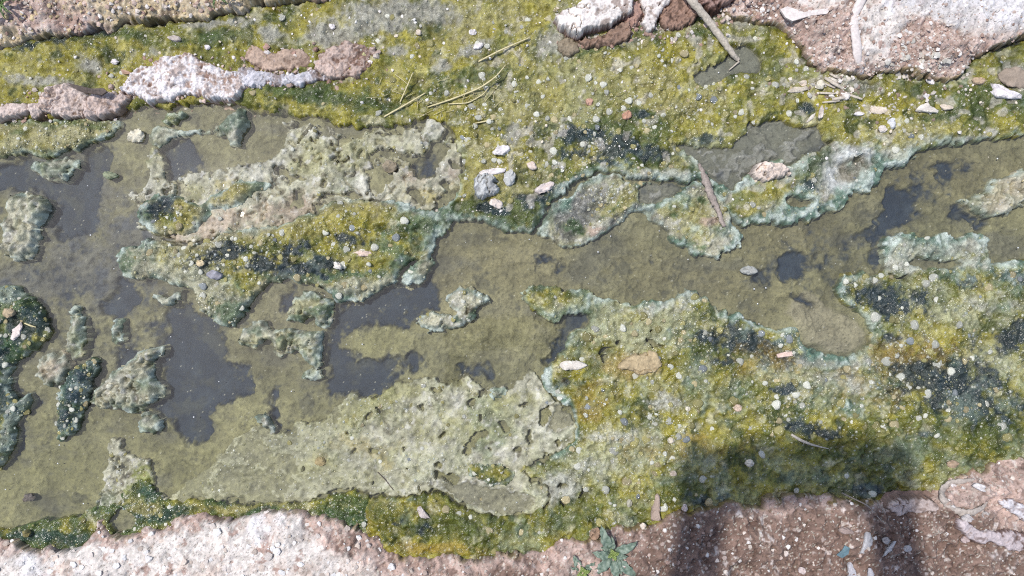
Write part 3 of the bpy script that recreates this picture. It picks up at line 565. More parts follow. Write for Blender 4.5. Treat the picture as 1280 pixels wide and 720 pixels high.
lc = mix(lc, S(154, 128, 50), bmask([(850, 560, 80, 20, 0, .6), (1080, 470, 60, 40, 0, .6), (960, 450, 60, 30, 0, .6), (1140, 440, 80, 20, 0, .7), (740, 500, 30, 30, 0, .7), (540, 685, 50, 8, 0), (440, 650, 20, 12, 0)], 0.35, 0.75, 0.35, 14, 561) * 0.65)
lc = mix(lc, edge_bands(lc, field(L_MAT, L_HOLES, r=3), lf_w), 1 - sst(560, 600, PY))
l_l = 0.0022 * N_big + 0.0020 * N_mid + grain + 0.0055 * dome1 * sst(-0.3, 0.4, N_big + 0.3) + 0.003 * dome2
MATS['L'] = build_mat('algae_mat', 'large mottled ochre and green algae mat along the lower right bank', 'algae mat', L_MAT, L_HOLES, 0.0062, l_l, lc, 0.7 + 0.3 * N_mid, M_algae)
# --- bottom fringe, left
window(FRINGE)
fc = algae_colour(601)
fc = mix(fc, S(62, 84, 46), sst(-0.4, 0.4, N_c + 0.2) * 0.85)
fc = mix(fc, S(40, 66, 60), bmask([(60, 672, 80, 12, 0), (200, 645, 50, 10, -10), (185, 615, 16, 16, 0)], 0.4, 0.8, 0.4, 12, 611) * 0.7)
fc = mix(fc, S(160, 150, 90), bmask([(185, 640, 16, 10, 0), (320, 632, 120, 6, 0, .7), (160, 630, 30, 8, 0, .6)], 0.4, 0.7, 0.3, 12, 621) * 0.7)
MATS['B'] = build_mat('algae_mat', 'narrow dark green algae fringe along the white crusted lower bank', 'algae mat', FRINGE, FRINGE_HOLES, 0.0040, grain + 0.0022 * N_mid + 0.002 * dome1, fc, 0.85 + 0.2 * N_mid, M_algae)
# --- lower scum sheet
window(SCUM_LOW)
sc = scum_colour(701, 0.0)
sc = mix(sc, S(158, 158, 122), sst(-0.5, 0.5, N_c) * 0.6)
sc = mix(sc, S(168, 150, 92), bmask([(450, 555, 40, 16, 0, .8), (480, 570, 20, 20, 0, .6), (400, 575, 12, 8, 0)], 0.4, 0.8, 0.4, 10, 711) * 0.6)
sc = mix(sc, S(138, 134, 84), bmask([(420, 515, 50, 18, -10), (490, 490, 40, 12, -15), (640, 500, 60, 18, 0, .7), (380, 590, 60, 20, 0, .6), (560, 540, 80, 30, 0, .5)], 0.3, 0.75, 0.35, 20, 721) * 0.75)
pool = field(SCUM_LOW_POOL, r=4)
sc = mix(sc, S(150, 147, 116), (1 - sst(320, 540, PX + 60 * N_c)) * 0.85)
sc = mix(sc, S(150, 146, 126), sst(0.4, 0.7, pool))
MATS['S'] = build_mat('scum_mat', 'wide grey-tan pitted scum sheet in the lower middle of the ditch', 'scum', SCUM_LOW, SCUM_LOW_HOLES, 0.0034 * sst(230, 520, PX + 50 * N_c) - 0.0016 * (1 - sst(270, 420, PX + 40 * N_c)), (grain * 0.5 + 0.0018 * N_mid + 0.0012 * N_c) * (1 - 0.8 * sst(0.35, 0.6, pool)) - 0.0038 * sst(0.35, 0.75, pool), sc, 0.35 + 0.4 * N_mid, M_scum)
window(SCUM_HUMP)
hc = scum_colour(801, 0.2)
hc = mix(hc, S(120, 124, 50), bmask([(180, 595, 14, 10, 0), (165, 610, 20, 10, 0, .8)], 0.4, 0.7, 0.4, 8, 811) * 0.8)
MATS['H'] = build_mat('scum_mat', 'pale scum hump rising from the silt above the lower left fringe', 'scum', SCUM_HUMP, [], 0.0030, grain + 0.003 * N_mid + 0.002 * dome1, hc, 0.4 + 0.3 * N_mid, M_scum)
# --- upper scum sheet
window(SCUM_UP)
sc2 = scum_colour(901, 0.0)
sc2 = mix(sc2, S(174, 150, 130), bmask([(270, 280, 70, 14, -18, .9), (350, 265, 60, 18, -15, .8), (520, 215, 40, 30, 0, .5), (560, 215, 20, 20, 0, .7)], 0.35, 0.75, 0.3, 16, 911) * 0.6)
sc2 = mix(sc2, S(160, 146, 80), bmask([(530, 245, 30, 10, 0, .8), (460, 215, 30, 14, 0, .5), (280, 230, 30, 10, 0, .6)], 0.4, 0.75, 0.3, 12, 921) * 0.7)
SC_UP = build_mat('scum_mat', 'tan cracked scum sheet with a brown pebble, above the central algae ridge', 'scum', SCUM_UP, SCUM_UP_HOLES, 0.0046, grain * 0.7 + 0.0030 * N_mid + 0.0012 * dome2, sc2, 0.30 + 0.35 * N_mid, M_scum)
MATS['T'] = SC_UP
# --- central ridge
window(C_MAT)
cf_w = field(C_MAT, C_HOLES, r=9)
cc = algae_colour(1001)
cc = mix(cc, S(168, 160, 132), (1 - sst(0.72, 1.0, field(C_MAT, C_HOLES, r=13))) * 0.85)
cc = mix(cc, S(166, 164, 140), bmask([(250, 355, 60, 26, 25), (180, 328, 36, 20, 0), (290, 385, 30, 20, 0), (440, 365, 60, 12, -5), (525, 340, 20, 20, 0), (515, 270, 40, 8, 0, .5)], 0.3, 0.7, 0.3, 14, 1011) * 0.85)
cc = mix(cc, S(84, 104, 74), bmask([(165, 330, 18, 14, 0), (290, 390, 26, 14, 0), (535, 285, 26, 26, -45), (490, 320, 30, 20, 0, .8), (300, 350, 30, 20, 30, .6), (185, 262, 14, 20, 0, .8), (420, 345, 90, 7, 2, .8)], 0.35, 0.7, 0.4, 12, 1021) * 0.8)
cc = mix(cc, S(40, 52, 60), bmask([(208, 260, 26, 13, -20), (275, 322, 44, 12, -12), (335, 330, 34, 11, -8), (375, 308, 20, 10, 0, .9), (390, 335, 44, 9, 0), (440, 302, 24, 10, 0, .8), (330, 322, 16, 9, 0)], 0.42, 0.65, 0.4, 10, 1031) * 0.92)
cc = mix(cc, S(152, 142, 74), bmask([(400, 280, 60, 18, -8), (235, 268, 14, 22, 20), (300, 240, 40, 10, -10, .8), (460, 270, 40, 14, 0, .7), (465, 325, 30, 12, 0, .6), (300, 345, 30, 10, 20, .5)], 0.35, 0.7, 0.35, 12, 1041) * 0.8)
cc = edge_bands(cc, field(C_MAT, C_HOLES, r=3), cf_w, 0.7)
MATS['C'] = build_mat('algae_mat', 'central algae ridge with dark blue-green and yellow patches between two scum sheets', 'algae mat', C_MAT, C_HOLES, 0.0088, 0.0028 * N_mid + grain + 0.0045 * dome1 + 0.0045 * sst(0.6, 1, cf_w), cc, 0.65 + 0.3 * N_mid, M_algae)
# --- left tongue
window(TONGUE)
tf_w = field(TONGUE, r=9)
tcx = mix(algae_colour(1101), S(164, 158, 118), sst(-0.3, 0.5, N_c + 0.2) * 0.8)
tcx = mix(tcx, S(84, 98, 52), bmask([(60, 155, 90, 7, 2), (30, 170, 14, 10, 0, .8), (130, 175, 20, 8, -40, .7)], 0.35, 0.7, 0.35, 14, 1111) * 0.8)
tcx = edge_bands(tcx, field(TONGUE, r=3), tf_w, 0.6)
MATS['G'] = build_mat('algae_mat', 'pale yellow-green algae shelf under the row of pink clods, teal lip', 'algae mat', TONGUE, [], 0.0095, 0.0025 * N_mid + grain + 0.002 * dome1, tcx, 0.5 + 0.3 * N_mid, M_algae)
# --- islands
def island(key, label, h, base='scum', seed=0, extra=None, holes=(), lump=0.0035, cat='algae clump', nm='algae_clump', group=None, low=False):
    window([ISL[key]])
    c = scum_colour(1200 + seed * 40, 0.25) if base == 'scum' else algae_colour(1200 + seed * 40)
    c = extra(c) if extra else c
    w = field([ISL[key]], holes, r=6)
    if not low: c = edge_bands(c, field([ISL[key]], holes, r=2), w, 0.5)
    l = grain * 1.3 + lump * 0.8 * N_mid + lump * 0.9 * dome2 + lump * 1.5 * sst(0.5, 1.0, w)
    MATS[key] = build_mat(nm, label, cat, [ISL[key]], holes, h, l if not low else grain * 0.5, c, 0.5 + 0.3 * N_mid, M_scum if base == 'scum' else M_algae, r=2, group=group, ragged=0.42)
teal = lambda bl, a=0.8: (lambda c: mix(c, S(70, 96, 74), bmask(bl, 0.35, 0.7, 0.4, 10, 1301) * a))
island('hook', 'hook-shaped pale grey scum island alone in the mid channel', 0.006, seed=1, extra=teal([(590, 395, 14, 6, -30), (570, 405, 14, 5, 0, .8)]))
island('leftclump', 'knobbly tan clump standing in grey water by the left edge', 0.008, seed=2, lump=0.006)
def lg(c):
    c = mix(c, S(60, 88, 60), sst(-0.4, 0.3, N_c) * 0.8)
    c = mix(c, S(36, 54, 56), bmask([(40, 405, 24, 22, 0), (10, 500, 18, 40, 0), (5, 440, 20, 20, 0, .8)], 0.4, 0.66, 0.4, 10, 1311) * 0.9)
    c = mix(c, S(150, 160, 148), bmask([(10, 365, 40, 12, 0), (20, 530, 14, 30, 20, .9), (35, 500, 14, 10, 0, .8), (15, 470, 10, 20, 0, .8)], 0.4, 0.7, 0.3, 10, 1321) * 0.75)
    return c
island('leftgreen', 'dark green algae mat holding a white shard at the left edge', 0.007, base='algae', seed=3, extra=lg, cat='algae mat', nm='algae_mat')
island('bluecolumn', 'narrow blue-green algae clump beside a tan patch, lower left', 0.0075, base='algae', seed=4, extra=lambda c: mix(mix(c, S(58, 84, 70), 0.8 * ONE), S(34, 50, 58), bmask([(100, 480, 20, 24, 20), (90, 520, 14, 20, 15, .8)], 0.35, 0.65, 0.45, 9, 1331) * 0.9))
island('tanpatch', 'flat pinkish tan scum patch left of the blue-green column', 0.0045, seed=5, extra=lambda c: mix(c, S(168, 150, 128), 0.6 * ONE))
island('strip', 'thin upright tan scum strip above the blue-green column', 0.006, seed=6)
island('branch', 'branching tan scum clump leaning over the left dark pool', 0.008, seed=7, lump=0.005)
island('knob', 'small pale knob below the branching scum clump', 0.006, seed=8)
island('wedge', 'small green-tan wedge above the branching scum clump', 0.005, seed=9)
island('lip', 'small pale lip of scum under the central ridge, left end', 0.006, seed=10)
island('claw', 'claw-shaped grey clump below the central ridge', 0.008, seed=11, extra=teal([(378, 392, 8, 6, 0), (402, 385, 10, 8, 0)], 0.7), lump=0.005)
island('bridge', 'broken bridge-like chain of pale scum west of the mid dark pool', 0.007, seed=12, extra=teal([(325, 415, 12, 6, 0), (370, 420, 14, 6, -20)], 0.6), lump=0.005)
island('nub', 'tiny white-grey nub under the bridge-like scum chain', 0.006, seed=13)
island('spur', 'pale pointed spur at the upper left of the lower scum sheet', 0.006, seed=14, extra=lambda c: mix(c, S(176, 172, 164), 0.5 * ONE))
island('bead', 'small pale bead of scum at the top of the lower scum sheet', 0.007, seed=15)
island('chip', 'small green flap under the white-topped clod', 0.008, base='algae', seed=16, extra=lambda c: mix(c, S(140, 146, 112), 0.6 * ONE))
island('fork', 'forked grey-green clump between the dark pool and the olive pool', 0.007, seed=17, extra=teal([(290, 160, 20, 16, 0), (305, 145, 10, 10, 0)], 0.7), lump=0.005)
island('shelf', 'half sunken green-grey flap below the pale algae shelf', 0.003, seed=18, extra=teal([(70, 210, 20, 10, -20)], 0.5))
island('raft', 'tan scum raft with a torn edge near the right edge', 0.0042, seed=19, extra=lambda c: mix(c, S(164, 152, 128), 0.6 * ONE), holes=[P("1237,232 1243,231 1242,236"), P("1232,241 1235,240 1235,246"), P("1268,254 1276,252 1284,256 1276,257")], cat='scum', nm='scum_mat')
island('lens', 'small bright yellow-green algae lens in the lower scum sheet', 0.0075, base='algae', seed=21, extra=lambda c: mix(c, S(58, 80, 28), sst(0.0, 0.5, N_c) * 0.8))
island('finger', 'low tan scum finger above the upper left dark pool', 0.002, seed=22)

# ------------------------------------------------------------------ small solids
for k in WIN: globals()[k] = FULL[k]
def ztop(px, py):
    p = at(px, py, 0.006); j = int(np.clip(np.searchsorted(GX, p.x), 1, NX - 1)); i = int(np.clip(np.searchsorted(GY, p.y), 1, NY - 1))
    return float(max(ZTOP[i, j], -0.004))
def outline(poly, n):
    """radius of a star-shaped outline (photo px) at n angles round its centroid"""
    c = poly.mean(0); th = np.linspace(0, 2 * math.pi, n, endpoint=False); out = np.zeros(n)
    a = poly - c; b = np.roll(a, -1, 0)
    for k, t in enumerate(th):
        d = np.array([math.cos(t), math.sin(t)]); best = 0.5
        e = b - a; den_ = d[0] * e[:, 1] - d[1] * e[:, 0]
        ok = np.abs(den_) > 1e-9
        tt = (a[:, 0] * e[:, 1] - a[:, 1] * e[:, 0])[ok] / den_[ok]; uu = (a[:, 0] * d[1] - a[:, 1] * d[0])[ok] / den_[ok]
        g = (uu >= -1e-6) & (uu <= 1 + 1e-6) & (tt > 0)
        if g.any(): best = tt[g].max()
        out[k] = best
    return c, th, out
def ell(x, y, rx, ry, rot=0, jag=0.12, seed=0, n=11):
    r_ = np.random.default_rng(int(seed * 977 + x * 31 + y * 17) % 99991); t = np.linspace(0, 2 * math.pi, n, endpoint=False)
    k = 1 + jag * (r_.random(n) * 2 - 1); c, s_ = math.cos(R(rot)), math.sin(R(rot))
    ex = rx * k * np.cos(t); ey = ry * k * np.sin(t)
    return np.stack([x + c * ex - s_ * ey, y + s_ * ex + c * ey], 1)
def stone(name, label, cat, poly, h, top, side=None, group=None, z0=None, flat=0.45, n=40, m=12, rough=0.10, mat=None, parent=None, specks=0.12, topz=0.55, seed=0, sink=0.25, wetv=0.1, tilt=0.0):
    """closed lump: outline from above, superellipse section, broken surface"""
    c, th, rad = outline(poly, n)
    if z0 is None: z0 = ztop(c[0], c[1])
    p0 = at(c[0], c[1], z0 + h * 0.5)
    V = []; ph = np.linspace(-math.pi / 2, math.pi / 2, m)
    px0 = c[0] + rad * np.cos(th) ; 
    for f in ph[1:-1]:
        cr = math.cos(f) ** flat; sz = math.copysign(abs(math.sin(f)) ** 0.8, f)
        V.append(np.stack([rad * cr * np.cos(th) * PXM, -rad * cr * np.sin(th) * PXM, np.full(n, sz * h * 0.5)], 1))
    V = np.concatenate(V); V = np.concatenate([V, [[0, 0, -h * 0.5], [0, 0, h * 0.5]]])
    size = rad.mean(); u = V[:, 0] / PXM; v = V[:, 1] / PXM; w = V[:, 2] / PXM
    o1 = 57.3 * seed + c[0]
    nz = fbm(u + w * 0.6 + o1, v - w * 0.8 + c[1], max(3.5, size * 0.9), 5, 21 + seed % 7, 0.62)
    nz2 = fbm(u - w + o1 + 90, v + w, max(3, size * 0.5), 4, 41 + seed % 7, 0.65)
    V[:, 2] += (nz + 0.5 * nz2) * h * rough * 2.6 * (V[:, 2] > -h * 0.3)
    V[:, :2] *= (1 + rough * 0.9 * nz2)[:, None]
    V[:, 2] += tilt * V[:, 0]
    zz = h * 0.5 - h * sink
    V[:, 2] += zz
    F = []
    R_ = m - 2
    for i in range(R_ - 1):
        for j in range(n):
            F.append((i * n + j, i * n + (j + 1) % n, (i + 1) * n + (j + 1) % n, (i + 1) * n + j))
    Fq = np.array(F); tri = []
    for j in range(n):
        tri.append((R_ * n, (j + 1) % n, j, j)); tri.append((R_ * n + 1, (R_ - 1) * n + j, (R_ - 1) * n + (j + 1) % n, (R_ - 1) * n + (j + 1) % n))
    top = np.array(top); side = np.array(side if side is not None else top * 0.75)
    k = sst(topz - 0.25, topz + 0.15, (V[:, 2] - zz) / h + 0.5 + 0.18 * nz)
    C = mix(np.broadcast_to(side, (len(V), 3)).astype(np.float32), top, k)
    C = C * (1 + specks * 2 * nz2 + specks * 1.5 * (np.random.default_rng(seed + 5).random(len(V)) - 0.5))[:, None]
    me_v = V; org = (p0.x, p0.y, z0)
    tr = np.array([t[:3] for t in tri]); q = np.concatenate([Fq[:, [0, 1, 2]], Fq[:, [0, 2, 3]], tr])
    o = mesh_obj(name, me_v, q, mat or M_stone, col=C, wet=np.full(len(V), wetv), smooth=True, parent=parent)
    o.location = org
    if label: tag(o, label, cat, group)
    return o
PINK = S(208, 190, 180); BROWN = S(158, 134, 118); WHITE = S(236, 228, 226); CREAM = S(222, 206, 188); GREYW = S(196, 196, 194)
# clods of the ridge
def clod(s_, h, label, top, side, seed, topz=0.34, rough=0.26, group='soil clods along the upper ditch edge', sink=0.25, n=0, m=0, slab=0.0):
    """broken lump: steep ragged flanks, crumbly top, fine own grid"""
    k = 1.3; poly = P(s_); h = h * (0.62 if slab else 0.48); q = poly * k; pad = 30
    q = q.mean(0) + (q - q.mean(0)) * (1.06 if slab else 1.15)
    box = (int(q[:, 0].min() - pad), int(q[:, 1].min() - pad), int(q[:, 0].max() + pad), int(q[:, 1].max() + pad))
    m0 = raster([q], box); fe = blur(m0, 2); fw = blur(m0, 7)
    H_, W_ = m0.shape; gx, gy = np.meshgrid(np.arange(W_), np.arange(H_)); X = (gx + box[0] + 0.5) / k; Y = (gy + box[1] + 0.5) / k
    ox = seed * 61.0
    wx = k * (4.5 * fbm(X + ox, Y, 20, 4, 11, 0.65)); wy = k * (4.5 * fbm(X + ox, Y, 20, 4, 31, 0.65))
    ix = np.clip(gx + wx, 0, W_ - 1).astype(int); iy = np.clip(gy + wy, 0, H_ - 1).astype(int)
    fe = fe[iy, ix]; fw = fw[iy, ix]
    n1 = fbm(X + ox, Y, 26, 5, 41, 0.6); n2 = fbm(X + ox, Y, 8, 4, 51, 0.65); n3 = vnoise((X + ox) / 2.2, Y / 2.2, 61)
    wc = worley(X + ox + 2 * n2, Y + 2 * n1, 9, 71); cr = np.abs(fbm(X + ox, Y, 34, 4, 81, 0.6))
    body = sst(0.16, 0.90 - 0.25 * slab, 0.5 * (fe + fw) + 0.07 * n3 + 0.10 * n2); dome = sst(0.25, 1.0, fw + 0.35 * n1 * (1 - slab))
    crumb = np.clip(0.55 - wc, 0, 1)
    z0 = ztop(*poly.mean(0)); zz = h * (slab + (1 - slab) * (0.5 + 0.5 * dome)) * (1 + rough * 1.3 * n1) + rough * h * (1 - 0.55 * slab) * (0.9 * n2 + 1.2 * crumb + 0.3 * n3) - (0.35 + 0.3 * slab) * h * (1 - sst(0.0, 0.05, cr)) * (n1 > -0.1)
    z = -0.012 * (1 - body) + body * np.maximum(zz, 0.002)
    keep = (fe + fw) > 0.10
    idx = np.full(keep.shape, -1, np.int64); qd = keep[:-1, :-1] & keep[1:, :-1] & keep[:-1, 1:] & keep[1:, 1:]
    use = np.zeros(keep.shape, bool); use[:-1, :-1] |= qd; use[1:, :-1] |= qd; use[:-1, 1:] |= qd; use[1:, 1:] |= qd
    idx[use] = np.arange(use.sum()); c = poly.mean(0); p0 = at(c[0], c[1], z0)
    sc_ = (CAM.z - z0) / CAM.z
    vx = (X[use] - c[0]) * PXM; vy = -(Y[use] - c[1]) * PXM
    V = np.stack([vx, vy, z[use] - sink * h * 0.25], 1)
    F = np.stack([idx[1:, :-1][qd], idx[1:, 1:][qd], idx[:-1, 1:][qd], idx[:-1, :-1][qd]], 1)
    t = sst(topz - 0.12, topz + 0.16, z / h * 0.85 + 0.28 * n1 + 0.22 * n2 + 0.08 * n3)
    C = mix(np.broadcast_to(np.asarray(side), z.shape + (3,)).astype(np.float32), np.asarray(top), t)
    C = mix(C, np.asarray(side) * 0.75, sst(0.15, 0.6, fbm(X + ox + 40, Y, 12, 4, 91, 0.7)) * 0.7)
    C = C * (1 + 0.18 * n2 + 0.16 * n3 + 0.12 * n1)[..., None]
    o = mesh_obj('pebble' if 'pebble' in label else 'soil_clod' if 'clod' in label or 'lump' in label or 'stub' in label or 'crumb' in label else 'crusted_rock', V, F, M_stone, col=C[use], wet=np.full(len(V), 0.1))
    o.location = (p0.x, p0.y, z0)
    return tag(o, label, 'clod' if o.name.startswith('soil') else 'pebble' if o.name.startswith('peb') else 'rock', group)
clod("-30,140 -10,134 12,132 30,129 38,138 26,147 8,151 -30,156", 0.020, 'low pink clod cut off by the left edge', PINK, BROWN, 1)
clod("36,133 43,128 52,128 58,134 57,142 50,147 41,146 36,140", 0.020, 'small round pink clod, second from the left edge', PINK, BROWN, 2, n=64, m=18)
clod("56,128 66,114 76,105 86,106 98,112 111,120 112,136 104,146 86,147 70,144 58,139", 0.026, 'pink clod under the dark wood chip', PINK, BROWN, 3)
clod("109,126 122,119 138,116 152,116 163,120 158,131 147,140 128,147 113,145", 0.026, 'crumbly pink clod between the wood chip clod and the white-topped clod', S(204, 184, 174), BROWN, 4)
clod("164,108 174,96 184,88 205,76 222,74 234,70 250,76 262,82 272,89 287,91 299,97 303,109 298,121 280,127 258,124 238,120 216,125 195,130 180,119 168,116", 0.030, 'largest clod, topped with thick white salt crust', WHITE, S(190, 164, 150), 5, topz=0.48, rough=0.22)
clod("296,94 310,86 330,89 355,93 385,87 402,92 405,102 390,105 370,110 340,108 310,110 298,106", 0.020, 'long grey-white crusted clod right of the white-topped one', S(206, 202, 206), S(150, 128, 118), 6, n=120)
clod("398,80 402,66 416,58 440,55 462,60 467,70 461,85 446,97 426,100 406,95", 0.022, 'reddish crumbly clod at the right end of the clod row', S(196, 174, 162), S(146, 118, 104), 7)
clod("306,72 318,60 336,64 360,60 388,68 396,80 372,87 340,86 318,83", 0.012, 'flat pinkish crumb bed behind the grey-white clod', S(184, 160, 142), BROWN, 8, sink=0.5)
# big rocks at the top
clod("694,27 700,18 715,13 735,5 748,-2 768,-14 785,-18 788,4 784,18 770,30 760,36 740,42 722,47 713,41 700,38", 0.034, 'big flat white crusted slab at the top of the frame', S(236, 227, 220), S(158, 130, 114), 9, topz=0.42, rough=0.10, slab=0.75, sink=0.05, group='crusted rocks at the top edge')
clod("796,6 804,-14 828,-20 834,0 828,12 820,24 812,39 802,40 796,32 803,22", 0.030, 'smaller split white rock right of the big white slab', S(232, 222, 216), S(166, 140, 124), 10, topz=0.42, rough=0.12, slab=0.6, sink=0.05, group='crusted rocks at the top edge')
clod("722,50 745,44 770,33 782,30 790,42 778,55 755,60 733,59", 0.018, 'brown clod wedged under the big white slab', S(150, 124, 108), S(96, 76, 62), 11, group='crusted rocks at the top edge')
clod("782,8 796,2 800,20 794,34 784,38 776,32", 0.024, 'narrow brown clod between the two white rocks', S(176, 142, 128), S(110, 82, 72), 12, n=64, m=18, group='crusted rocks at the top edge')
clod("825,20 835,8 850,-4 868,2 872,20 862,32 846,38 830,36", 0.022, 'rough brown clod between the white rock and the pale stick', S(158, 128, 112), S(96, 74, 62), 13, group='crusted rocks at the top edge')
clod("866,-2 880,-14 905,-12 918,0 906,9 890,12 876,9", 0.024, 'pinkish brown clod right of the pale stick at the top edge', S(168, 138, 128), S(90, 66, 58), 14, group='crusted rocks at the top edge')
clod("697,52 712,46 724,53 723,66 710,71 699,64", 0.012, 'small grey-brown stub below the left end of the white slab', S(146, 132, 112), S(100, 88, 66), 15, n=56, m=16, group='crusted rocks at the top edge')
# crusted slabs, lower right bank
clod("1244,630 1258,621 1280,634 1305,650 1285,654 1262,643", 0.012, 'white flaky slab at the right edge of the lower bank', S(220, 214, 216), S(150, 126, 118), 16, topz=0.4, slab=0.4, rough=0.2, group='crusted slabs on the lower right bank')
clod("1198,650 1210,651 1226,659 1250,662 1272,665 1290,680 1266,685 1240,681 1215,673 1201,661", 0.012, 'long pinkish grey slab below the curled strip', S(196, 182, 182), S(130, 106, 98), 17, topz=0.4, slab=0.4, rough=0.2, group='crusted slabs on the lower right bank')
clod("1110,632 1135,622 1160,622 1168,634 1166,644 1140,642 1118,644", 0.009, 'low pale crusted lump left of the curled strip', S(190, 172, 164), S(140, 116, 104), 18, topz=0.4, slab=0.4, rough=0.2, group='crusted slabs on the lower right bank')
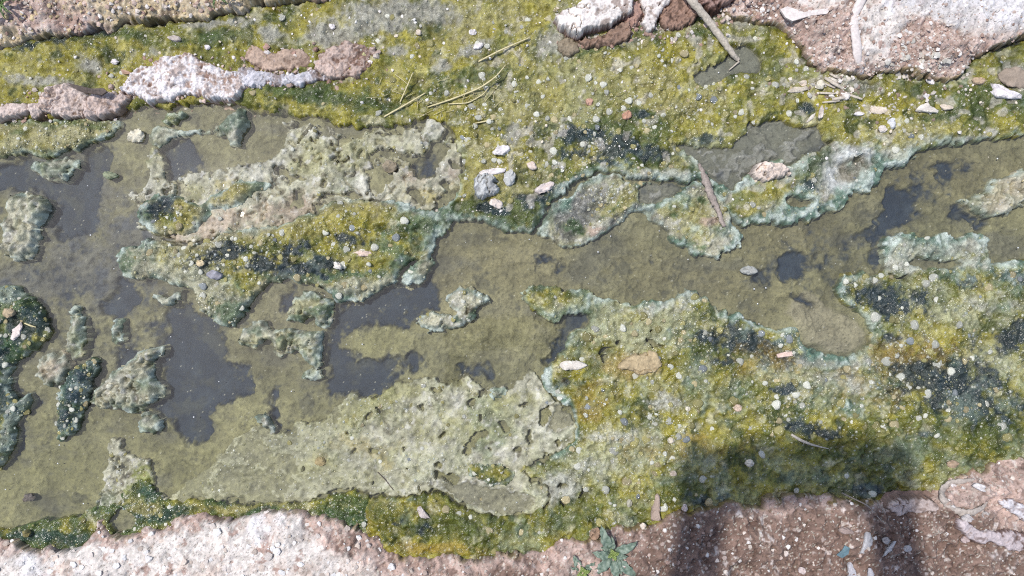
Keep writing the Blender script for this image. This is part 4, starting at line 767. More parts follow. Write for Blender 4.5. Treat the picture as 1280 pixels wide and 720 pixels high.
# pebbles and chips, each one traced
def pebble(poly, h, col, label, cat='pebble', name='pebble', seed=0, group=None, side=None, **kw):
    return stone(name, label, cat, poly, h, col, side if side is not None else np.array(col) * 0.8, seed=seed, group=group, n=kw.pop('n', 28), m=kw.pop('m', 10), **kw)
UPG = 'white pebbles lying on the upper algae mat'
peb = [
 (P("591,224 597,219 606,217 618,220 622,232 620,242 606,247 593,244"), 0.014, GREYW, 'largest white-grey pebble on the upper mat'),
 (P("596,216 606,212 620,210 632,211 630,216 612,219 598,220"), 0.008, WHITE, 'flat white pebble lying against the largest white-grey pebble'),
 (ell(637, 222, 7, 10, 10), 0.009, GREYW, 'upright oval grey pebble right of the largest white-grey pebble'),
 (ell(627, 187, 11, 6, -15), 0.009, WHITE, 'clean white oval pebble above the largest white-grey pebble'),
 (P("666,238 676,230 690,226 695,229 688,237 674,242"), 0.009, S(226, 212, 206), 'long pinkish white pebble beside the dark algae edge'),
 (ell(621, 254, 9, 6, 30, 0.25), 0.008, S(232, 218, 208), 'pinkish pebble just under the largest white-grey pebble'),
 (ell(665, 207, 6, 5, 40, 0.2), 0.007, S(230, 212, 200), 'small pinkish pebble above the long pinkish white one'),
 (ell(598, 57, 7, 4, -25), 0.006, WHITE, 'white oval pebble near the upper straw'),
 (ell(591, 40, 5, 4, -20), 0.006, WHITE, 'white pebble near the top edge, left of the white slab'),
 (ell(523, 40, 4, 3.5), 0.005, CREAM, 'small cream pebble beside the grey silt patch'),
 (ell(415, 33, 4, 3.5), 0.005, WHITE, 'small white pebble left of the grey silt patch'),
 (ell(143, 77, 5, 3.5), 0.005, WHITE, 'small white pebble on the left strip of upper mat'),
 (ell(218, 47, 8, 4, 5), 0.006, S(196, 184, 176), 'dull grey pebble above the white-topped clod'),
 (ell(292, 17, 13, 4, -15, 0.25), 0.006, CREAM, 'long cream pebble at the top bank edge'),
 (ell(259, 59, 4, 3), 0.005, WHITE, 'tiny white pebble right of the dull grey one'),
 (ell(784, 144, 6.5, 5, -30), 0.007, S(196, 152, 128), 'reddish pebble in the dark green patch of the upper mat'),
 (ell(737, 127, 5, 5), 0.006, S(200, 160, 140), 'pale red pebble left of the reddish one'),
 (P("935,216 944,206 960,202 978,207 986,215 979,225 956,229 940,223"), 0.014, S(226, 208, 194), 'pinkish white rock beside the grey mud pool'),
 (P("1239,100 1250,108 1276,117 1274,124 1246,122 1240,113"), 0.009, S(234, 226, 226), 'sharp white triangular shard near the right edge'),
 (P("1246,92 1258,84 1278,83 1296,92 1296,106 1280,112 1262,108 1249,101"), 0.006, S(166, 150, 134), 'smooth flat tan stone behind the white triangular shard'),
 (ell(1097, 138, 12, 5, 14, 0.2), 0.006, CREAM, 'cream oval chip below the soil bank'),
 (P("1142,138 1152,131 1160,128 1168,134 1175,141 1158,140"), 0.006, S(232, 222, 210), 'cream triangular chip right of the oval chip'),
 (ell(1183, 134, 8, 4, 10, 0.3), 0.005, CREAM, 'small cream chip right of the triangular chip'),
 (ell(1115, 154, 5, 7), 0.009, S(214, 214, 216), 'round white-blue pebble above the right channel'),
 (ell(1104, 161, 5.5, 4.5, 40), 0.007, S(226, 216, 208), 'small white pebble touching the round white-blue one'),
 (ell(1074, 142, 7, 2.5, 0), 0.004, WHITE, 'thin white sliver left of the cream oval chip'),
 (P("1023,148 1025,136 1028,131 1030,140 1028,148"), 0.005, S(220, 208, 198), 'upright thin white sliver above the mud pool'),
 (P("1007,153 1014,144 1020,140 1018,147 1010,153"), 0.005, S(218, 210, 198), 'slanted thin white sliver above the mud pool'),
 (ell(998, 112, 14, 4, -8, 0.3), 0.005, S(206, 194, 176), 'pale flat chip on the mat left of the litter pile'),
 (ell(1005, 104, 5, 4), 0.005, CREAM, 'small cream bit above the pale flat chip'),
 (ell(1058, 120, 6, 5, 0, 0.2), 0.008, S(230, 222, 214), 'white pebble in the litter pile'),
 (ell(1026, 106, 5, 6), 0.006, S(216, 208, 190), 'pale pebble at the left of the litter pile'),
 (ell(1224, 101, 8, 5), 0.006, S(188, 164, 138), 'brown pebble left of the flat tan stone'),
 (ell(1158, 120, 4, 3.5), 0.005, WHITE, 'tiny white pebble above the cream triangular chip'),
 (ell(1164, 102, 6, 3, 30), 0.005, WHITE, 'white chip at the foot of the soil bank'),
 (ell(1133, 95, 6, 3, 10), 0.005, S(214, 204, 196), 'grey-white chip on the soil bank foot'),
 (ell(170, 170, 11, 8, -10), 0.013, S(226, 218, 196), 'white rounded pebble standing in water under the clods'),
 (ell(137, 219, 10, 5, 3), 0.010, S(150, 156, 128), 'greenish pebble standing in the left water'),
 (ell(937, 338, 12, 5.5, 3), 0.012, S(172, 172, 166), 'lone grey pebble in the right channel'),
 (ell(487, 208, 9, 8), 0.011, S(160, 146, 124), 'brown pebble sunk in the tan scum sheet'),
 (ell(176, 246, 7, 6), 0.012, S(176, 172, 152), 'grey pebble at the left tip of the tan scum sheet'),
 (ell(422, 332, 6, 5, 20, 0.3), 0.009, S(238, 230, 220), 'white pebble in the dark part of the central ridge'),
 (P("438,316 450,313 462,314 466,319 452,321"), 0.006, S(220, 196, 180), 'thin pinkish shard on the central ridge'),
 (ell(268, 344, 11, 5.5, 12), 0.010, S(158, 156, 164), 'blue-grey oval pebble at the left of the central ridge'),
 (ell(250, 329, 5, 4), 0.007, S(226, 206, 170), 'cream pebble above the blue-grey oval pebble'),
 (P("14,423 17,411 25,402 27,409 25,419 19,425"), 0.006, S(236, 220, 212), 'white pointed shard on the dark green left mat'),
 (ell(10, 391, 7, 6), 0.009, S(196, 176, 146), 'orange-tan pebble above the white pointed shard'),
 (P("697,455 708,451 722,451 735,457 724,462 706,463"), 0.007, S(226, 216, 204), 'flat white pebble at the left end of the lower mat'),
 (P("772,455 785,446 803,438 819,440 828,451 823,461 803,466 782,464"), 0.007, S(182, 162, 128), 'peach coloured crusted lump in the lower mat'),
 (P("970,443 981,440 991,439 991,445 973,447"), 0.005, S(232, 204, 190), 'pink bar-shaped chip below the small bay'),
 (P("520,636 526,633 532,641 538,648 526,647"), 0.006, S(206, 192, 186), 'white and pink shard in the bottom green fringe'),
 (ell(937, 579, 5, 4.5), 0.007, S(226, 214, 196), 'cream round pebble in the shaded part of the lower mat'),
 (ell(839, 551, 4, 4), 0.006, S(222, 210, 190), 'cream pebble above the shaded part of the lower mat'),
 (ell(842, 592, 4, 3.5), 0.006, S(214, 196, 176), 'small pinkish pebble at the left rim of the shade'),
 (ell(787, 629, 3.5, 5), 0.007, S(190, 184, 166), 'small upright grey pebble above the leafy weed'),
 (P("813,650 816,630 820,618 825,619 824,640 826,650"), 0.008, S(172, 152, 138), 'upright grey-pink soil sliver right of the leafy weed'),
 (ell(856, 635, 3.5, 5), 0.007, S(226, 210, 202), 'white pebble at the shaded bank edge'),
 (ell(804, 658, 4, 4), 0.005, S(226, 210, 194), 'small white pebble right of the weed'),
 (ell(923, 510, 5, 4.5), 0.007, S(214, 190, 170), 'pinkish pebble in the middle of the lower mat'),
 (ell(860, 511, 3.2, 3.2), 0.006, S(232, 222, 200), 'tiny cream bead left of the pinkish pebble'),
 (P("1072,692 1078,685 1082,668 1086,662 1090,670 1090,680 1083,690"), 0.005, S(190, 186, 186), 'narrow grey-white flake on the lower bank'),
 (P("1102,696 1110,686 1118,676 1121,677 1114,688 1106,695"), 0.004, S(206, 202, 200), 'thin slanted white flake right of the narrow one'),
 (ell(1135, 686, 5, 4), 0.005, S(196, 190, 188), 'round grey-white flake on the lower bank'),
 (ell(1108, 676, 4, 4), 0.005, S(176, 168, 164), 'small grey flake above the slanted one'),
 (P("1060,722 1060,706 1064,703 1069,712 1071,724"), 0.005, S(190, 186, 190), 'pointed white flake cut by the bottom edge'),
 (P("1085,724 1086,711 1090,711 1094,724"), 0.005, S(186, 182, 186), 'smaller pointed white flake cut by the bottom edge'),
 (ell(1058, 664, 9, 4, 10), 0.006, S(166, 146, 138), 'low grey-pink pebble above the blue scrap'),
 (ell(1003, 714, 5, 4), 0.006, S(220, 202, 196), 'white pebble near the bottom edge'),
 (ell(982, 692, 3.5, 3.5), 0.005, S(220, 206, 198), 'small white pebble left of the blue scrap'),
 (ell(1210, 648, 6, 5, 0, 0.2), 0.007, S(196, 188, 186), 'grey pebble under the curled strip'),
 (ell(1233, 645, 5, 5, 0, 0.2), 0.007, S(184, 176, 172), 'grey pebble right of the curled strip'),
 (ell(1207, 675, 4.5, 4), 0.006, S(190, 170, 166), 'pinkish pebble below the long slab'),
 (ell(1192, 580, 7, 5), 0.007, S(180, 156, 132), 'tan pebble at the right end of the lower mat edge'),
 (P("1217,608 1222,604 1230,607 1233,615 1226,614"), 0.006, S(228, 222, 220), 'white flake inside the curled strip'),
 (ell(1192, 607, 4, 3), 0.005, WHITE, 'white crumb inside the curled strip'),
 (ell(400, 577, 7, 6), 0.007, S(176, 158, 118), 'round tan pebble in the lower scum sheet'),
 (ell(36, 622, 7, 5), 0.008, S(120, 112, 106), 'dark grey pebble in the lower left silt'),
 (ell(32, 667, 4, 5), 0.009, S(150, 140, 96), 'olive nub in the bottom green fringe'),
 (ell(745, 668, 7, 8, 0, .2), 0.010, S(168, 140, 118), 'small brown clod at the bank edge left of the weed'),
]
for i, (poly, h, col, label) in enumerate(peb):
    if label.startswith(('peach', 'pinkish white rock', 'largest white-grey')):
        clod(' '.join('%f,%f' % tuple(v) for v in poly), h * 1.6, label, col, np.array(col) * 0.72, i + 30, topz=0.25, rough=0.2, slab=0.3, group='rough stones in the mats'); continue
    nm, ct = ('pebble', 'pebble')
    for w in ('shard', 'chip', 'flake', 'sliver', 'slab', 'clod', 'crumb', 'lump', 'rock', 'stone', 'nub', 'bead'):
        if w in label.split(): nm, ct = ('stone_' + w if w in ('shard', 'chip', 'flake', 'sliver') else w if w in ('rock', 'stone') else 'pebble'), (w if w in ('shard', 'chip', 'flake', 'rock', 'stone') else 'pebble')
    sharp = nm.startswith('stone_'); zz0 = 0.001 if 'sunk in the tan' in label else None
    pebble(poly, h, col, label, ct, nm, z0=zz0, seed=i + 30, n=30, m=10, flat=0.3 if sharp else 0.5, rough=0.16, sink=0.2 if sharp else 0.3, topz=0.25)

# ------------------------------------------------------------------ tubes: stick, straws, roots
def tube_mesh(pts, rad, sides=8, squash=1.0, noise=0.0, seed=0):
    p = np.array(pts, float); n = len(p); r = np.interp(np.linspace(0, 1, n), np.linspace(0, 1, len(rad)), rad)
    d = np.gradient(p, axis=0); d /= np.linalg.norm(d, axis=1)[:, None]
    up = np.array([0, 0, 1.0]); sd = np.cross(d, up); sd /= np.linalg.norm(sd, axis=1)[:, None] + 1e-9; u2 = np.cross(sd, d)
    rr = np.random.default_rng(seed); V = []; F = []
    for i in range(n):
        for k in range(sides):
            a = 2 * math.pi * k / sides; q = r[i] * (1 + noise * (rr.random() - 0.5))
            V.append(p[i] + sd[i] * math.cos(a) * q + u2[i] * math.sin(a) * q * squash)
    for i in range(n - 1):
        for k in range(sides):
            a = i * sides + k; b = i * sides + (k + 1) % sides
            F.append((a, b, b + sides)); F.append((a, b + sides, a + sides))
    V.append(p[0]); V.append(p[-1]); c0, c1 = len(V) - 2, len(V) - 1
    for k in range(sides):
        F.append((c0, (k + 1) % sides, k)); F.append((c1, (n - 1) * sides + k, (n - 1) * sides + (k + 1) % sides))
    return np.array(V), np.array(F)
def smooth_path(ctrl, n):
    c = np.array(ctrl, float); t = np.linspace(0, len(c) - 1, n); k = np.arange(len(c))
    out = np.stack([np.interp(t, k, c[:, i]) for i in range(c.shape[1])], 1)
    for _ in range(max(1, n // (2 * len(c)))):
        out[1:-1] = 0.25 * out[:-2] + 0.5 * out[1:-1] + 0.25 * out[2:]
    return out
def stalk(name, label, cat, ctrl, rad_px, mat, n=24, sides=8, squash=1.0, noise=0.15, group=None, parent=None, seed=0, wob=0.0):
    """ctrl: (px, py, height above what lies there)"""
    pp = smooth_path(ctrl, n); rr = np.random.default_rng(seed + 3)
    pts = []
    for x, y, h in pp:
        x += wob * (rr.random() - .5); y += wob * (rr.random() - .5)
        q = at(x, y, h); pts.append((q.x, q.y, q.z))
    V, F = tube_mesh(pts, [a * PXM * (1.05 if name == 'straw_stalk' else 1.0) for a in rad_px], sides, squash, noise, seed)
    org = V.mean(0); org[2] = V[:, 2].min()
    o = mesh_obj(name, V, F, mat, origin=org, parent=parent)
    if label: tag(o, label, cat, group)
    return o
M_stick = plain_mat('weathered_wood', S(196, 184, 168), 0.8, 400, 0.35)
M_straw = plain_mat('dry_straw', S(212, 198, 152), 0.7, 500, 0.3)
M_bark = plain_mat('wet_bark', S(154, 140, 130), 0.6, 420, 0.4)
M_root = plain_mat('bleached_root', S(222, 210, 204), 0.85, 350, 0.2)
M_strip = plain_mat('grey_strip', S(178, 166, 156), 0.85, 300, 0.35)
M_darkwood = plain_mat('dark_wood', S(92, 78, 70), 0.7, 400, 0.5)
stalk('stick', 'pale bare stick slanting down into the small mud hole', 'stick', [(848, -22, 0.034), (866, 2, 0.030), (885, 25, 0.020), (903, 50, 0.012), (916, 68, 0.005), (923, 75, 0.0005)], [5.5, 5.2, 4.6, 4.4, 3.6, 2.6], M_stick, n=44, sides=10, noise=0.22, wob=0.9)
stalk('twig', 'thin peeling twig at the tip of the pale stick', 'twig', [(924, 77, 0.002), (918, 82, 0.002), (911, 88, 0.001)], [1.4, 1.0, 0.7], M_stick, n=8, sides=6)
SG = 'dry straw stalks on the upper mat'
def gz(x, y, d=0.002): return (x, y, ztop(x, y) + d)
stalk('straw_stalk', 'straw stalk nearest the big white slab', 'straw', [gz(598, 77), gz(625, 63, .006), gz(662, 47, .004)], [1.0, 1.1, 0.8], M_straw, group=SG, sides=6)
stalk('straw_stalk', 'long bent straw stalk in the middle of the upper mat', 'straw', [gz(534, 134), gz(565, 124, .004), gz(600, 110, .006), (620, 96, .02), (632, 81, .022)], [0.8, 1.1, 1.1, 0.9, 0.5], M_straw, group=SG, sides=6)
stalk('straw_stalk', 'straight straw stalk left of the long bent one', 'straw', [gz(480, 146), gz(505, 132, .005), gz(532, 116, .004)], [1.1, 1.1, 0.7], M_straw, group=SG, sides=6)
stalk('straw_stalk', 'short upright straw stalk crossing near the straight one', 'straw', [gz(500, 128), gz(508, 110, .006), gz(516, 91, .008)], [0.9, 0.8, 0.5], M_straw, group=SG, sides=6)
stalk('straw_stalk', 'faint flat straw stalk under the long bent one', 'straw', [gz(560, 130), gz(585, 129, .003), gz(604, 118, .004), gz(612, 108, .003)], [0.7, 0.8, 0.7, 0.4], M_straw, group=SG, sides=6)
stalk('straw_stalk', 'short flat straw stalk below the long bent one', 'straw', [gz(594, 154), gz(605, 152, .003), gz(617, 149, .003)], [0.7, 1.0, 0.5], M_straw, group=SG, sides=6)
stalk('straw_stalk', 'hair-thin straw stalk above the straight one', 'straw', [gz(494, 93), gz(502, 99, .003), gz(512, 107, .003)], [0.5, 0.5, 0.3], M_straw, group=SG, sides=5)
stalk('twig', 'brown twig lying on the grey-green tongue', 'twig', [gz(874, 205, .003), gz(881, 222, .004), gz(888, 242, .004), gz(896, 260, .004), gz(905, 284, .002)], [1.6, 4.2, 4.8, 3.2, 2.4], M_bark, n=34, sides=9, squash=0.6, noise=0.5, wob=1.6)
stalk('twig', 'pale curved twig in the shaded part of the lower mat', 'twig', [gz(989, 543, .003), gz(1000, 550, .004), gz(1015, 556, .003), gz(1036, 561, .002)], [1.6, 2.0, 1.4, 0.6], M_stick, sides=7)
stalk('twig', 'thin brown rootlet lying on the shaded lower bank', 'twig', [gz(1052, 616, .003), gz(1085, 632, .004), gz(1105, 655, .003)], [0.9, 0.9, 0.6], M_bark, sides=6)
stalk('twig', 'thin dark twig on the lower scum sheet', 'twig', [gz(472, 590, .001), gz(482, 600, .0015), gz(492, 613, .001)], [0.5, 0.6, 0.4], M_darkwood, sides=5)
stalk('straw_stalk', 'small pale straw bit on the dark green left mat', 'straw', [gz(31, 404, .004), gz(38, 407, .005), gz(45, 409, .004)], [0.9, 1.1, 0.7], M_straw, sides=6)
stalk('root', 'white flattened root running down from the top right crust', 'root', [(1084, -14, .034), gz(1076, 2, .001), gz(1068, 18, .001), gz(1068, 36, .001), gz(1071, 55, .001), gz(1072, 72, 0), gz(1078, 92, -.002)], [5.0, 5.6, 5.2, 5.4, 6, 5.5, 3], M_root, n=40, sides=10, squash=0.45)
stalk('root', 'curled pale strip lying on the lower right bank', 'root', [gz(1226, 600, .0008), gz(1205, 601, .0008), gz(1187, 603, .0008), gz(1177, 612, .0008), gz(1178, 624, .0008), gz(1188, 634, .0008), gz(1202, 641, .0008), gz(1216, 641, .0008), gz(1228, 635, .0008), gz(1234, 627, .0008)], [1.2, 2.8, 3.4, 3.8, 4.0, 4.4, 4.4, 3.6, 2.6, 1.0], M_strip, n=60, sides=10, squash=0.5, noise=0.4, wob=1.2)
litter = [((1031, 97), (1056, 112), 2.6), ((1037, 92), (1051, 99), 1.8), ((1040, 124), (1062, 121), 2.2), ((1024, 116), (1045, 117), 1.6), ((1030, 104), (1044, 110), 1.4), ((1060, 118), (1078, 124), 1.8), ((1028, 128), (1050, 126), 1.2)]
for i, (a, b, r_) in enumerate(litter):
    stalk('stem_bit', ['thickest broken stem in the litter pile, slanting', 'short broken stem above the thickest one', 'flat pale stem at the bottom of the litter pile', 'thin stem at the left of the litter pile', 'small stem beside the thickest one', 'stem bit at the right of the litter pile', 'thin lowest stem of the litter pile'][i], 'stem', [gz(*a, .002), gz((a[0] + b[0]) / 2, (a[1] + b[1]) / 2, .004), gz(*b, .002)], [r_ * .8, r_, r_ * .6], M_stick, n=12, sides=7, squash=0.6, group='broken stems in the litter pile')
rf = np.random.default_rng(77); FV = []; FF = []; mf = 0
for i in range(70):
    if i % 2: continue
    bx = rf.normal(590, 34) if i < 50 else rf.normal(505, 26); by = rf.normal(118, 14) - 0.3 * (bx - 590) * (i < 50); an = rf.normal(-0.5, 0.7); ln = 6 + 16 * rf.random()
    pts = []
    for t in np.linspace(-1, 1, 6):
        x = bx + math.cos(an) * ln * t * .5; y = by + math.sin(an) * ln * t * .5 + 2.2 * t * t * (rf.random() - .5); q = at(x, y, ztop(x, y) + 0.0012 + 0.002 * rf.random()); pts.append((q.x, q.y, q.z))
    V, F = tube_mesh(pts, [0.28 * PXM, 0.36 * PXM, 0.2 * PXM], 4); FV.append(V); FF.append(F + mf); mf += len(V)
fo = mesh_obj('dry_fibres', np.concatenate(FV), np.concatenate(FF), M_straw); tag(fo, 'hair-thin dry plant fibres tangled round the straw stalks', 'fibres', kind='stuff')
# thin plates
def plate(name, label, cat, poly, z, th, mat, tilt=(0, 0), seed=0, group=None):
    c = poly.mean(0); p0 = at(c[0], c[1], z); n = len(poly); V = []
    for lay in (0, 1):
        for x, y in poly:
            q = at(x, y, z); dx, dy = q.x - p0.x, q.y - p0.y
            V.append((dx, dy, tilt[0] * dx + tilt[1] * dy + lay * th))
    V += [(0, 0, 0), (0, 0, th * 1.5)]
    F = []
    for i in range(n):
        j = (i + 1) % n
        F += [(i, j, n + j), (i, n + j, n + i), (2 * n, j, i), (2 * n + 1, n + i, n + j)]
    o = mesh_obj(name, V, F, mat, smooth=False); o.location = (p0.x, p0.y, z)
    return tag(o, label, cat, group)
plate('crust_plate', 'lifted white crust plate left of the white root', 'crust', P("975,12 984,8 1000,17 1020,13 1038,11 1032,19 1012,21 989,28 981,23"), 0.026, 0.003, M_root, (0.05, -0.2))
plate('wood_chip', 'dark flat wood chip lying on the pink clod', 'wood chip', P("88,105 100,108 118,112 131,111 135,115 128,119 112,117 99,114 92,110"), 0.028, 0.003, M_darkwood, (0.0, 0.25))
plate('dry_leaf', 'small folded dry leaf on the left strip of upper mat', 'leaf', P("151,87 157,88 166,92 160,93 153,92"), ztop(158, 90) + 0.003, 0.0015, plain_mat('dry_leaf', S(176, 142, 120), 0.7), (0.3, 0.4))
plate('plastic_scrap', 'small turquoise scrap on the shaded lower bank', 'scrap', P("1046,694 1052,688 1055,681 1061,684 1060,692 1053,698"), ztop(1054, 690) + 0.003, 0.0012, plain_mat('blue_scrap', S(98, 124, 132), 0.7), (0.15, 0.2))

# ------------------------------------------------------------------ leafy weed and grass
def leaf_mat(name, c1, c2):
    m, nt, b = new_mat(name); L = nt.links
    n1 = noise_node(nt, 260, 4, 0.6)
    cr = nt.nodes.new('ShaderNodeMix'); cr.data_type = 'RGBA'; cr.inputs[6].default_value = (*c1, 1); cr.inputs[7].default_value = (*c2, 1)
    mr = nt.nodes.new('ShaderNodeMapRange'); mr.inputs[1].default_value = 0.35; mr.inputs[2].default_value = 0.65
    L.new(n1.outputs['Fac'], mr.inputs[0]); L.new(mr.outputs[0], cr.inputs[0]); L.new(cr.outputs[2], b.inputs['Base Color'])
    b.inputs['Roughness'].default_value = 0.55
    bp = nt.nodes.new('ShaderNodeBump'); bp.inputs['Strength'].default_value = 0.5; bp.inputs['Distance'].default_value = 0.0006
    L.new(n1.outputs['Fac'], bp.inputs['Height']); L.new(bp.outputs[0], b.inputs['Normal'])
    return m
M_leaf = leaf_mat('weed_leaf', S(92, 112, 94), S(138, 152, 136)); M_bud = leaf_mat('weed_bud', S(120, 140, 72), S(150, 164, 96)); M_grass = leaf_mat('grass_blade', S(86, 110, 62), S(120, 140, 88))
def leaf(parent, name, ang, length, width, z0, lift, droop, mat, teeth=3, seed=0):
    rr = np.random.default_rng(seed); nl, nw = 21, 7; V = []; F = []
    ca, sa = math.cos(ang), math.sin(ang)
    for i in range(nl):
        t = i / (nl - 1); w = width * (math.sin(math.pi * min(1, t * 0.92 + 0.06) ** 0.75) ** 0.8) * (0.32 + 0.68 * sst(0.05, 0.4, t)) * (1 + 0.10 * math.sin(t * (teeth + 1) * 2 * math.pi + seed))
        w = max(w, width * 0.10) if t < 0.95 else w * 0.6
        for k in range(nw):
            u = k / (nw - 1) * 2 - 1
            x = t * length; y = u * w * 0.5 + length * 0.05 * math.sin(t * 3 + seed)
            z = z0 + lift * math.sin(t * 1.9) * length - droop * t * t * length + abs(u) * w * 0.16 + 0.0011 * math.sin(t * 24 + u * 3 + seed) * (1 if abs(u) > .2 else 0)
            V.append((ca * x - sa * y, sa * x + ca * y, z))
    for i in range(nl - 1):
        for k in range(nw - 1):
            a = i * nw + k; F.append((a, a + 1, a + nw + 1, a + nw))
    o = mesh_obj(name, V, F, mat, parent=parent)
    md = o.modifiers.new('thickness', 'SOLIDIFY'); md.thickness = 0.0005
    return o
def weed(px, py, leaves, label, z, scale=1.0):
    e = bpy.data.objects.new('leafy_weed', None); COL.link(e); e.location = at(px, py, z); e.empty_display_size = 0.01
    tag(e, label, 'weed')
    for i, (deg, ln, wd, lift, droop) in enumerate(leaves):
        leaf(e, 'leaf', R(deg), ln * PXM * scale, wd * PXM * scale, 0.004 + 0.0011 * (i % 4), lift, droop, M_leaf, seed=i)
    for i in range(4): leaf(e, 'bud_leaf', R(90 * i + 20), 8 * PXM * scale, 6 * PXM * scale, 0.009, 0.6, 0.1, M_bud, seed=40 + i)
    V, F = tube_mesh([(0, 0, -0.008), (0, 0, 0.0), (0.0003, 0, 0.009)], [0.0022, 0.002, 0.001], 8)
    mesh_obj('stem', V, F, M_bud, parent=e)
    return e
zb = 0.018
weed(765, 690, [(112, 42, 14, .40, .15), (96, 24, 10, .5, .2), (30, 36, 13, .35, .2), (-8, 20, 9, .35, .2), (-44, 46, 14, .30, .25), (-86, 36, 13, .30, .2), (-138, 38, 14, .28, .2), (176, 28, 12, .4, .25), (-64, 30, 10, .4, .2), (152, 18, 8, .5, .2)], 'small green leafy weed on the lower bank at the bottom edge', zb, 0.9)
weed(728, 712, [(120, 22, 9, .3, .2), (170, 20, 9, .3, .2), (40, 18, 8, .3, .2), (-60, 20, 9, .3, .2), (-130, 20, 8, .3, .2)], 'tiny second weed left of the leafy weed, at the bottom edge', zb, 1.0)
def tuft(px, py, z, n, ln, spread, label, seed):
    e = bpy.data.objects.new('grass_tuft', None); COL.link(e); e.location = at(px, py, z); tag(e, label, 'grass tuft', 'grass tufts at the top edge'); rr = np.random.default_rng(seed)
    for i in range(n):
        leaf(e, 'blade', rr.random() * 6.28, ln * PXM * (0.6 + 0.7 * rr.random()), 3.2 * PXM, 0.002, 0.5 + 0.4 * rr.random(), spread * rr.random(), M_grass, seed=i + seed)
tuft(4, 6, 0.030, 12, 24, .3, 'grey-green grass tuft in the top left corner', 3)
tuft(276, -3, 0.030, 10, 15, .3, 'bright green grass tuft at the top edge', 9)

# ------------------------------------------------------------------ gas bubbles in the mats (parts of their mat)
def dome_mesh(name, seg, rings, mat, flat=0.62):
    V = []; F = []
    for i in range(rings):
        a = (i / rings) * math.pi / 2 * 1.0 - 0.25 * (i == 0)
        for k in range(seg):
            t = 2 * math.pi * k / seg; V.append((math.cos(a) * math.cos(t), math.cos(a) * math.sin(t), flat * math.sin(a)))
    V.append((0, 0, flat)); top = len(V) - 1
    for i in range(rings - 1):
        for k in range(seg):
            a = i * seg + k; b = i * seg + (k + 1) % seg; F += [(a, b, b + seg), (a, b + seg, a + seg)]
    for k in range(seg): F.append(((rings - 1) * seg + k, (rings - 1) * seg + (k + 1) % seg, top))
    return np.array(V), np.array(F)
def bubble_mat(name, c, rough=0.14):
    m, nt, b = new_mat(name); L = nt.links
    n1 = noise_node(nt, 1.6, 3, 0.6); oi = nt.nodes.new('ShaderNodeObjectInfo')
    mr = nt.nodes.new('ShaderNodeMapRange'); mr.inputs[3].default_value = 0.55; mr.inputs[4].default_value = 1.25
    ad = nt.nodes.new('ShaderNodeMath'); ad.operation = 'ADD'; L.new(n1.outputs['Fac'], ad.inputs[0]); L.new(oi.outputs['Random'], ad.inputs[1])
    mr.inputs[1].default_value = 0.4; mr.inputs[2].default_value = 1.5; L.new(ad.outputs[0], mr.inputs[0])
    sc_ = nt.nodes.new('ShaderNodeVectorMath'); sc_.operation = 'SCALE'; sc_.inputs[0].default_value = c; L.new(mr.outputs[0], sc_.inputs['Scale'])
    L.new(sc_.outputs[0], b.inputs['Base Color']); b.inputs['Roughness'].default_value = rough
    b.inputs['Transmission Weight'].default_value = 0.0; b.inputs['Subsurface Weight'].default_value = 0.0
    bp = nt.nodes.new('ShaderNodeBump'); bp.inputs['Strength'].default_value = 0.35; bp.inputs['Distance'].default_value = 0.15
    n2 = noise_node(nt, 3.0, 3, 0.6); L.new(n2.outputs['Fac'], bp.inputs['Height']); L.new(bp.outputs[0], b.inputs['Normal'])
    return m
BM = [bubble_mat('bubble_pale', S(204, 202, 186)), bubble_mat('bubble_olive', S(158, 150, 98)), bubble_mat('bubble_grey', S(142, 146, 146), 0.10), bubble_mat('bubble_cream', S(184, 170, 130))]
BME = []
for i, bmx in enumerate(BM):
    V, F = dome_mesh('bubble', 12, 5, bmx); q_ = np.random.default_rng(60 + i); V = V * (1 + 0.05 * (q_.random((len(V), 1)) - .5)) * (1 + 0.07 * np.sin(3 * np.arctan2(V[:, 1:2], V[:, 0:1]) + i) * (V[:, 2:3] < 0.5)); tmp = mesh_obj('bubble', V, F, bmx); BME.append(tmp.data); bpy.data.objects.remove(tmp)
M_fleck = attr_mat('small_bubbles', 0.3, 0.12, 300, 0.2, 0.0004, 0.1, 0.5)
